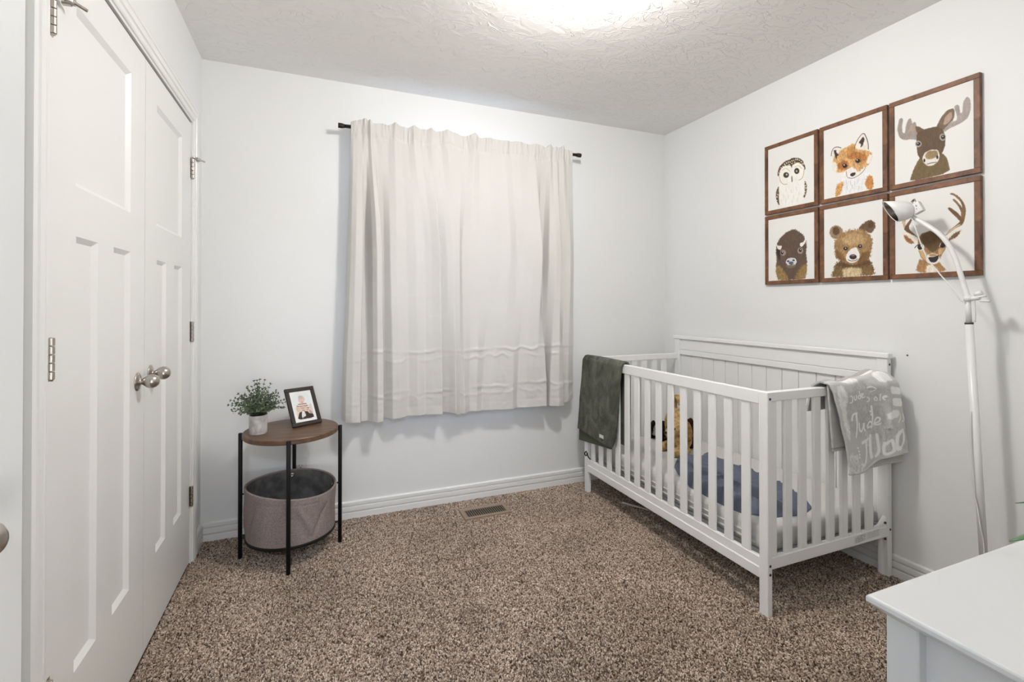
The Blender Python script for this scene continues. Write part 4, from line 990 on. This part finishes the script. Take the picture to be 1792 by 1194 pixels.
k.free(); vs = [bm.verts.new(p) for p in (A0, A1, B1, B0)]; f = bm.faces.new(vs); ex_ = bmesh.ops.extrude_face_region(bm, geom=[f]); bmesh.ops.translate(bm, verts=[g for g in ex_['geom'] if isinstance(g, bmesh.types.BMVert)], vec=bk_*.003)
obj('easel_leg', bm, M['pframe'], pf)
nu, nv = 90, 130
uu, vv = np.meshgrid(np.linspace(0, 1, nu), np.linspace(0, 1, nv))
pc = paint(uu, vv, (fw-2*bw)/(fh-2*bw), np.array([238, 236, 234])/255, ART['baby'])
O = np.array(at_frame(bw, fh-bw, .006)); E_ = np.array(e_)*(fw-2*bw); U_ = np.array(up_)*-(fh-2*bw)
grid('photograph', O+uu[..., None]*E_+vv[..., None]*U_, M['photo'], pf, pc, False)['label'] = 'portrait photo of a baby in a striped top inside a white mat'

# ------------------------------------------------------------------ animal pictures on the right wall
FX = R-.018
names = {(0, 0): ('owl', 'picture of a white spotted owl in a brown wooden frame on the right wall'), (0, 1): ('fox', 'picture of an orange fox cub in a brown wooden frame on the right wall'),
         (0, 2): ('moose', 'brown moose with grey antlers, framed picture at the top beside the lamp'), (1, 0): ('bison', 'dark bison with white horns, picture in a brown wooden frame'),
         (1, 1): ('bear', 'picture of a fluffy brown bear cub in a brown wooden frame on the right wall'), (1, 2): ('deer', 'picture of a deer with tall antlers in a brown wooden frame behind the floor lamp')}
cols = ((1.9685, 1.658), (1.649, 1.3385), (1.331, 1.016)); rows = ((2.086, 1.700), (1.690, 1.306))
for (i, j), (key, label) in names.items():
    ya, yb = cols[j]; zt, zb = rows[i]
    pc_ = thing('wall_picture', label, 'picture', (R-.001, (ya+yb)/2, zb), 'animal pictures on the right wall')
    fb = .0205
    for k, q in enumerate(((yb, ya, zt-fb, zt), (yb, ya, zb, zb+fb), (ya-fb, ya, zb+fb, zt-fb), (yb, yb+fb, zb+fb, zt-fb))):
        obj('rail', B(FX, R-.001, *q, bev=.0015), M['frame'], pc_)
    nu, nv = 216, 268
    uu, vv = np.meshgrid(np.linspace(0, 1, nu), np.linspace(0, 1, nv))
    y0_, y1_, z0_, z1_ = ya-fb, yb+fb, zt-fb, zb+fb
    colr = paint(uu, vv, (y0_-y1_)/(z0_-z1_), np.array([232, 231, 227])/255, ART[key])
    P = np.stack([np.full_like(uu, FX+.004), y0_+(y1_-y0_)*uu, z0_+(z1_-z0_)*vv], -1)
    grid('art_print', P, M['print'], pc_, colr, False)
    obj('backing_board', B(FX+.0045, R-.001, y1_, y0_, z1_, z0_), M['plug'], pc_)

# ------------------------------------------------------------------ floor lamp
LX = 2.243
lp = thing('floor_lamp', 'slim white gooseneck floor lamp standing between crib and dresser', 'floor lamp', (LX, .965, 0))
obj('base', lathe(bmesh.new(), [(0, 0), (.100, 0), (.103, .004), (.103, .014), (.098, .019), (.030, .023), (.018, .034), (0, .034)], 48, Matrix.Translation((LX, .958, 0))), M['lamp'], lp, True)
pb_, pt_ = Vector((LX, .958, .03)), Vector((LX, 1.007, 1.121))
obj('lower_pole', cyl(bmesh.new(), pb_, pt_, .0125, 20), M['lamp'], lp, True)
dv = (pt_-pb_).normalized()
obj('collar', cyl(bmesh.new(), pt_, pt_+dv*.007, .0128, 20), M['bolt'], lp, True)
p2 = pt_+dv*.007
obj('upper_pole', cyl(bmesh.new(), p2, p2+dv*.095, .0088, 16), M['lamp'], lp, True)
obj('switch_rod', tube(bmesh.new(), [p2+Vector((0, -.016, .002)), p2+Vector((0, -.0165, .05)), p2+Vector((0, -.013, .098))], .0042, 8, 4), M['lamp'], lp, True)
bm = bmesh.new(); c0 = Vector((LX, 1.008, 1.216)); cyl(bm, c0-dv*.008, c0+dv*.012, .0135, 18); cyl(bm, c0, c0+Vector((-.004, -.034, .003)), .008, 12)
obj('clamp', bm, M['lamp'], lp, True)
bm = bmesh.new(); cyl(bm, c0+Vector((-.004, -.020, .004)), c0+Vector((-.004, -.052, .010)), .0045, 10); cyl(bm, c0+Vector((-.004, -.034, -.008)), c0+Vector((-.004, -.062, -.010)), .0045, 10); cyl(bm, c0+Vector((0, -.020, .014)), c0+Vector((0, -.038, .022)), .010, 12)
obj('wing_screw', bm, M['lamp'], lp, True)
arm = [(LX, 1.010, 1.222), (LX, 1.0275, 1.292), (LX, 1.046, 1.364), (LX, 1.067, 1.421), (LX, 1.096, 1.468), (LX, 1.133, 1.505), (LX, 1.178, 1.544), (LX, 1.198, 1.564)]
obj('gooseneck', tube(bmesh.new(), arm, .0085, 14, 8), M['lamp'], lp, True)
hd, hdir = Vector((LX, 1.182, 1.577)), Vector((-.66, .72, .02)).normalized()
shade = [(0, 0), (.014, .001), (.025, .006), (.034, .017), (.0395, .034), (.042, .055), (.0430, .078), (.0415, .078), (.0405, .055), (.038, .034), (.0325, .018), (.024, .0085), (0, .004)]
mt = axis(hd, hdir)
bm = lathe(bmesh.new(), shade, 36, mt)
for v in list(bm.verts):                      # mouth cut on a slant, opening towards the crib
    l_ = mt.inverted() @ v.co; w_ = (mt.to_3x3() @ Vector((l_.x, l_.y, 0))).z
    if l_.z > .03: v.co += hdir*(w_*.75*(l_.z-.03)/.058)
sh_ = obj('shade', bm, M['lamp'], lp, True)
bm = lathe(bmesh.new(), [(0, .0065), (.0225, .0105), (.0305, .0195), (.0365, .035), (.0390, .055), (.0402, .075)], 36, mt)
for v in list(bm.verts):
    l_ = mt.inverted() @ v.co; w_ = (mt.to_3x3() @ Vector((l_.x, l_.y, 0))).z
    if l_.z > .03: v.co += hdir*(w_*.75*(l_.z-.03)/.058)
for f in [f for f in bm.faces if len(f.verts) > 4]: bm.faces.remove(f)
obj('reflector', bm, M['reflector'], sh_, True)['label'] = 'dark metallic lining inside the shade'
obj('bulb', lathe(bmesh.new(), [(0, .010), (.011, .012), (.012, .026), (.018, .036), (.020, .047), (.016, .058), (.008, .063), (0, .064)], 20, mt), M['chrome'], lp, True)
bm = bmesh.new(); cyl(bm, hd-hdir*.020, hd+hdir*.004, .012, 14); obj('swivel', bm, M['lamp'], lp, True)
obj('cord', tube(bmesh.new(), [(LX-.012, 1.190, 1.556), (LX-.020, 1.173, 1.524), (LX-.020, 1.160, 1.476), (LX-.020, 1.146, 1.429), (LX-.020, 1.124, 1.370), (LX-.020, 1.094, 1.323), (LX-.02, 1.049, 1.256), (LX-.018, 1.027, 1.214), (LX-.012, 1.012, 1.203)], .0022, 6, 6), M['lamp'], lp, True)
obj('cord', tube(bmesh.new(), [(LX-.014, .997, .80), (LX-.018, .996, .65), (LX-.02, .993, .573), (LX-.02, .989, .512), (LX-.02, .979, .463), (LX-.02, .969, .385), (LX-.018, .961, .327), (LX-.016, .955, .15), (LX-.03, .955, .04)], .0024, 6, 6), M['lamp'], lp, True)
# small white plug adapter tied behind the lamp head
pg = thing('plug_adapter', 'small white plug adapter hanging behind the head of the floor lamp', 'adapter', (LX-.015, 1.165, 1.582))
bm = bmesh.new(); box(bm, -.012, .012, -.017, .017, -.022, .022, .003, 2); rt = Matrix.Translation((LX-.008, 1.166, 1.583)) @ Matrix.Rotation(-.42, 4, 'X'); bmesh.ops.transform(bm, matrix=rt, verts=bm.verts); obj('housing', bm, M['plug'], pg)
for dy, dz, h in ((-.005, .006, .008), (.005, .004, .008), (-.001, -.006, .004)):
    bm = bmesh.new(); box(bm, -.0127, -.0115, dy-.0011, dy+.0011, dz-h/2, dz+h/2); bmesh.ops.transform(bm, matrix=rt, verts=bm.verts); obj('slot', bm, M['gap'], pg)
for dy in (-.006, .006):
    bm = bmesh.new(); box(bm, -.003, .003, dy-.0008, dy+.0008, .022, .036); bmesh.ops.transform(bm, matrix=rt, verts=bm.verts); obj('prong', bm, M['nickel'], pg)

# ------------------------------------------------------------------ curtains and rod
ry = D-.085
rd = thing('curtain_rod', 'dark bronze curtain rod above the window', 'curtain rod', (.855, ry, 2.172))
zr = lambda x: 2.165 + (x-.10)*.0086
obj('rod', cyl(bmesh.new(), (.125, ry, zr(.125)), (1.59, ry, zr(1.59)), .0098, 18), M['bronze'], rd, True)
for x0, x1 in ((.100, .132), (1.605, 1.572)):
    obj('end_cap', lathe(bmesh.new(), [(0, 0), (.0125, 0), (.0135, .002), (.0135, .022), (.0115, .026), (.0115, .032), (0, .032)], 20, axis((x0, ry, zr(x0)), (x1-x0, 0, 0))), M['bronze'], rd, True)
for x in (.215, 1.470):
    obj('bracket', boxes((x-.006, x+.006, ry-.004, D, zr(x)-.018, zr(x)-.0105), (x-.009, x+.009, D-.004, D, zr(x)-.05, zr(x)+.02)), M['bronze'], rd)
def smooth1(a, k):
    w = np.hanning(k+2)[1:-1]; w /= w.sum(); p = np.pad(a, (k//2, k//2), mode='edge'); p[:k//2] = 2*a[0]-a[1:k//2+1][::-1]; p[-(k//2):] = 2*a[-1]-a[-k//2-(k % 2 == 0):-1][::-1][:k//2] if False else a[-1]
    return np.convolve(p, w, 'valid')[:len(a)]
def curtain(name, label, top, mid, bot, hemz, seed):
    n = len(top); assert len(mid) == n and len(bot) == n, (n, len(mid), len(bot))
    si = np.linspace(0, 1, n); s = np.linspace(0, 1, n*14); nv = 230
    f = lambda pr: [smooth1(np.interp(s, si, [p[k] for p in pr]), 5) for k in (0, 1)]
    xt, dt = f(top); xm, dm = f(mid); xb, db = f(bot); hz = smooth1(np.interp(s, [h[0] for h in hemz], [h[1] for h in hemz]), 7)
    v = np.linspace(0, 1, nv)[:, None]
    wt = sst(0, .46, v); wb = sst(.34, 1, v)
    mix = lambda a, b, c: a*(1-wt) + b*wt*(1-wb) + c*wb*wt
    X = mix(xt, xm, xb); Dp = mix(dt, .100+(dm-.100)*1.22, .102+(db-.102)*1.22)
    ztop = 2.196 + (dt-.108)*.75 + .003*np.sin(s*40+seed) + (xt-.85)*.004
    Z = ztop + (hz-ztop)*v
    head = sst(.075, .045, v)                                   # rod pocket gathers
    Dp = Dp + head*.006*vnoise(X*55, Z*9, seed) + head*.004*vnoise(X*120, Z*20, seed+2) - .004*np.exp(-((v-.048)/.004)**2)
    for zc, am, fq in ((1.235, .0012, 11), (.93, .0045, 17), (.885, .0030, 23), (.70, .0040, 15), (.665, .0030, 26)):  # fold creases left from the packaging
        wv = vnoise(X*fq, X*0+zc*10, seed+3); Dp = Dp + am*np.exp(-((Z-zc-.018*wv)/.007)**2)*(.25+np.abs(vnoise(X*fq*.6, X*0+5, seed+9))*1.3)
    Dp = Dp + .0022*fbm(X*14+Z*3, Z*7, seed+20) + .0045*fbm(X*17-Z*8, Z*15, seed+31)*sst(.95, .62, Z)
    Dp = Dp - .0022*np.exp(-((Z-(hz+.052))/.0035)**2)           # hem stitch
    Z = Z + .003*vnoise(X*20, X*0, seed+40)*sst(.9, 1, v)
    c = thing(name, label, 'curtain', (float(X.mean()), D-.1, .56), 'off-white curtains over the window')
    P = np.stack([X, D-Dp, Z+X*0], -1); grid('panel', P, M['curtain'], c)
    k = 16; bk2 = np.stack([X[:k], np.full_like(X[:k], ry+.0145) + 0*X[:k], (Z+X*0)[:k]], -1)
    brd = np.stack([X[0], (D-Dp[0]+ry+.0145)/2, (Z+X*0)[0]+.002], -1)[None]
    grid('rod_pocket', np.concatenate([P[:1], brd, bk2]), M['curtain'], c)
    return c
TL = [(.165, .100), (.178, .110), (.200, .112), (.222, .116), (.234, .130), (.243, .130), (.252, .112), (.264, .128), (.278, .110), (.300, .108), (.33, .112), (.36, .108), (.397, .130), (.43, .108), (.47, .108), (.50, .130), (.54, .108), (.575, .108), (.60, .130), (.63, .108), (.66, .108), (.695, .130), (.795, .104)]
ML = [(.150, .085), (.165, .115), (.190, .132), (.226, .132), (.222, .066), (.258, .054), (.276, .118), (.298, .142), (.326, .140), (.317, .064), (.345, .070), (.375, .100), (.41, .104), (.465, .088), (.52, .104), (.57, .092), (.61, .106), (.652, .130), (.658, .076), (.70, .098), (.74, .104), (.780, .090), (.835, .070)]
BL = [(.122, .085), (.138, .118), (.170, .134), (.214, .132), (.222, .088), (.258, .076), (.282, .116), (.304, .138), (.336, .136), (.327, .062), (.352, .074), (.39, .108), (.43, .110), (.48, .088), (.53, .112), (.575, .093), (.61, .106), (.668, .126), (.676, .074), (.715, .096), (.745, .128), (.775, .104), (.830, .072)]
curtain('curtain', 'off-white curtain panel on the left half of the window, nearer the side table', TL, ML, BL, [(0, .570), (.2, .552), (.38, .556), (.6, .562), (.9, .562), (.95, .547), (1, .555)], 3)
TR = [(.786, .106), (.83, .110), (.862, .130), (.90, .108), (.95, .112), (1.01, .108), (1.06, .114), (1.10, .108), (1.16, .113), (1.21, .108), (1.26, .113), (1.31, .108), (1.345, .103), (1.365, .124), (1.385, .106), (1.41, .120), (1.435, .106), (1.455, .126), (1.48, .108), (1.535, .098)]
MR = [(.777, .088), (.786, .106), (.83, .112), (.90, .103), (.97, .112), (1.04, .102), (1.10, .110), (1.15, .092), (1.19, .112), (1.24, .120), (1.308, .130), (1.300, .062), (1.345, .050), (1.356, .112), (1.40, .132), (1.440, .124), (1.444, .076), (1.49, .100), (1.52, .104), (1.553, .085)]
BR_ = [(.776, .100), (.80, .118), (.84, .095), (.88, .110), (.92, .085), (.97, .108), (1.04, .106), (1.11, .112), (1.15, .088), (1.20, .112), (1.26, .116), (1.338, .126), (1.330, .058), (1.356, .050), (1.362, .110), (1.41, .136), (1.453, .130), (1.455, .078), (1.50, .100), (1.552, .080)]
curtain('curtain', 'off-white curtain panel on the right half of the window, nearer the crib', TR, MR, BR_, [(0, .553), (.15, .560), (.35, .556), (.6, .562), (.85, .552), (.9, .556), (1, .578)], 11)

# ------------------------------------------------------------------ small things on floor and wall
fv = thing('floor_vent', 'tan metal floor register set in the carpet below the curtains', 'floor vent', (.893, 2.615, 0))
x0, x1, y0, y1 = .757, 1.035, 2.548, 2.688; ix0, ix1, iy0, iy1 = .780, 1.012, 2.569, 2.655
obj('frame', boxes((x0, x1, y0, iy0, -.004, .0098), (x0, x1, iy1, y1, -.004, .0098), (x0, ix0, iy0, iy1, -.004, .0098), (ix1, x1, iy0, iy1, -.004, .0098), bev=.0015), M['vent'], fv)
obj('duct_opening', B(ix0, ix1, iy0, iy1, -.0050, .0052), M['gap'], fv)
n = 18; pw = (ix1-ix0)/n
l0 = obj('louver', B(ix0+.15*pw, ix0+.37*pw, iy0, iy1, .0075, .0090), M['vent'], fv)
for i in range(1, n): again(l0, 'louver', fv, (pw*i, 0, 0))
ol = thing('wall_outlet', 'white wall socket behind the side table legs', 'outlet', (-.083, D, .305))
obj('cover_plate', B(-.118, -.048, D-.006, D, .248, .362, bev=.002), M['plug'], ol)
for z in (.324, .286):
    rc_ = obj('receptacle', cyl(bmesh.new(), (-.083, D-.004, z), (-.083, D-.0085, z), .0165, 20), M['plug'], ol)
    obj('slots', boxes((-.0905, -.0885, D-.0092, D-.0082, z-.002, z+.007), (-.0775, -.0755, D-.0092, D-.0082, z-.002, z+.006), (-.0855, -.0805, D-.0092, D-.0082, z-.0105, z-.006)), M['gap'], rc_)
sk = obj('thin_stick', cyl(bmesh.new(), (1.694, 2.410, .008), (1.790, 2.240, .008), .0055, 8), M['stick'], None, True, origin=(1.74, 2.33, .003)); props(sk, 'thin pale stick lying on the carpet under the crib', 'stick')
nl = obj('wall_nail', cyl(bmesh.new(), (R+.004, 1.273, .975), (R-.003, 1.273, .975), .0035, 8), M['bolt'], None, True, origin=(R, 1.273, .975)); props(nl, 'tiny dark nail in the right wall beside the headboard corner', 'nail')

# ------------------------------------------------------------------ dresser and the plant on it
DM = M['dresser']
dr_ = thing('dresser', 'white painted dresser standing beside the doorway opposite the crib', 'dresser', (1.28, .20, 0))
bm = bmesh.new(); tx0, tx1, ty0, ty1 = .692, 1.90, .0, .424
prf = [(0, .800), (.0, .7915), (.006, .7865), (.014, .7795), (.020, .7775)]
rings = [[(tx0+.004, ty0), (tx1-.004, ty0), (tx1-.004, ty1-.004), (tx0+.004, ty1-.004)]]; zs = [.800]
lv = [(-.004, .800), (-.001, .799), (0, .797), (0, .7915), (.006, .7865), (.014, .7795), (.020, .7760)]
R_ = [[bm.verts.new(p) for p in ((tx0+max(i, 0) if i >= 0 else tx0-i*1.0, ty0, z), (tx1-abs(i), ty0, z), (tx1-abs(i), ty1-abs(i), z), (tx0+abs(i), ty1-abs(i), z))] for i, z in lv]
for a, b in zip(R_, R_[1:]):
    for k in range(4): bm.faces.new((a[k], a[(k+1) % 4], b[(k+1) % 4], b[k]))
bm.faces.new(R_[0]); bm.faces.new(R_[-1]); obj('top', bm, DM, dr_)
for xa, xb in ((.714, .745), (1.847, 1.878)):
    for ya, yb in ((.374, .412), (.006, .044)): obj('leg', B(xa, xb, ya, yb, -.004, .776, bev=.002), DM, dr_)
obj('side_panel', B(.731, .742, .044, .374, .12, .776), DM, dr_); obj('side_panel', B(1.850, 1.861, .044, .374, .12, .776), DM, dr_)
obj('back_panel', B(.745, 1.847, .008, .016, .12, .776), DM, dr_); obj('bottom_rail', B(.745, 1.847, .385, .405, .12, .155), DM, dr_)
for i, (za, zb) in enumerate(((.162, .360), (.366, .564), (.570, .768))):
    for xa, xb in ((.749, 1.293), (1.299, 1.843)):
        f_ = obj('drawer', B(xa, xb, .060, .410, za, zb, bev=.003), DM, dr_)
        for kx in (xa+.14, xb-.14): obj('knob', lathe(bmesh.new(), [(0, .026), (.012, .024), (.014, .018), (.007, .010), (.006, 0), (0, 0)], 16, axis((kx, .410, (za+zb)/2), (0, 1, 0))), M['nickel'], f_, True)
gp = thing('trailing_plant', 'green leaves of a plant reaching over the dresser top', 'plant', (1.24, .30, .80))
obj('pot', lathe(bmesh.new(), [(0, .800), (.046, .800), (.058, .880), (.060, .900), (.055, .900), (.052, .880), (0, .880)], 32, Matrix.Translation((1.24, .30, 0))), M['concrete'], gp, True)
r3 = random.Random(4)
for i in range(14):
    if i == 0: tip = Vector((.985, .396, .832)); 
    elif i == 1: tip = Vector((1.045, .412, .875))
    else:
        a = r3.uniform(-2.3, 2.3); tip = Vector((1.24, .30, .90)) + Vector((math.cos(a)*.16, math.sin(a)*.13, r3.uniform(0, .12)))
    b0 = Vector((1.24, .30, .885)); md_ = b0.lerp(tip, .5)+Vector((0, 0, .05 if i > 1 else .015))
    sp = obj('leaf_stem', tube(bmesh.new(), [b0, md_, tip.lerp(md_, .25)], .0016, 5, 5), M['frond'], gp, True)
    bm = bmesh.new(); d_ = (tip-md_).normalized(); w_ = .020 if i == 0 else .012
    leaf_quad(bm, tip-d_*.075, d_, d_.cross(Vector((0, .3, 1))), .075, w_, .02)
    lf = obj('leaf', bm, M['frond'], sp, True)
    so = lf.modifiers.new('thickness', 'SOLIDIFY'); so.thickness = .001
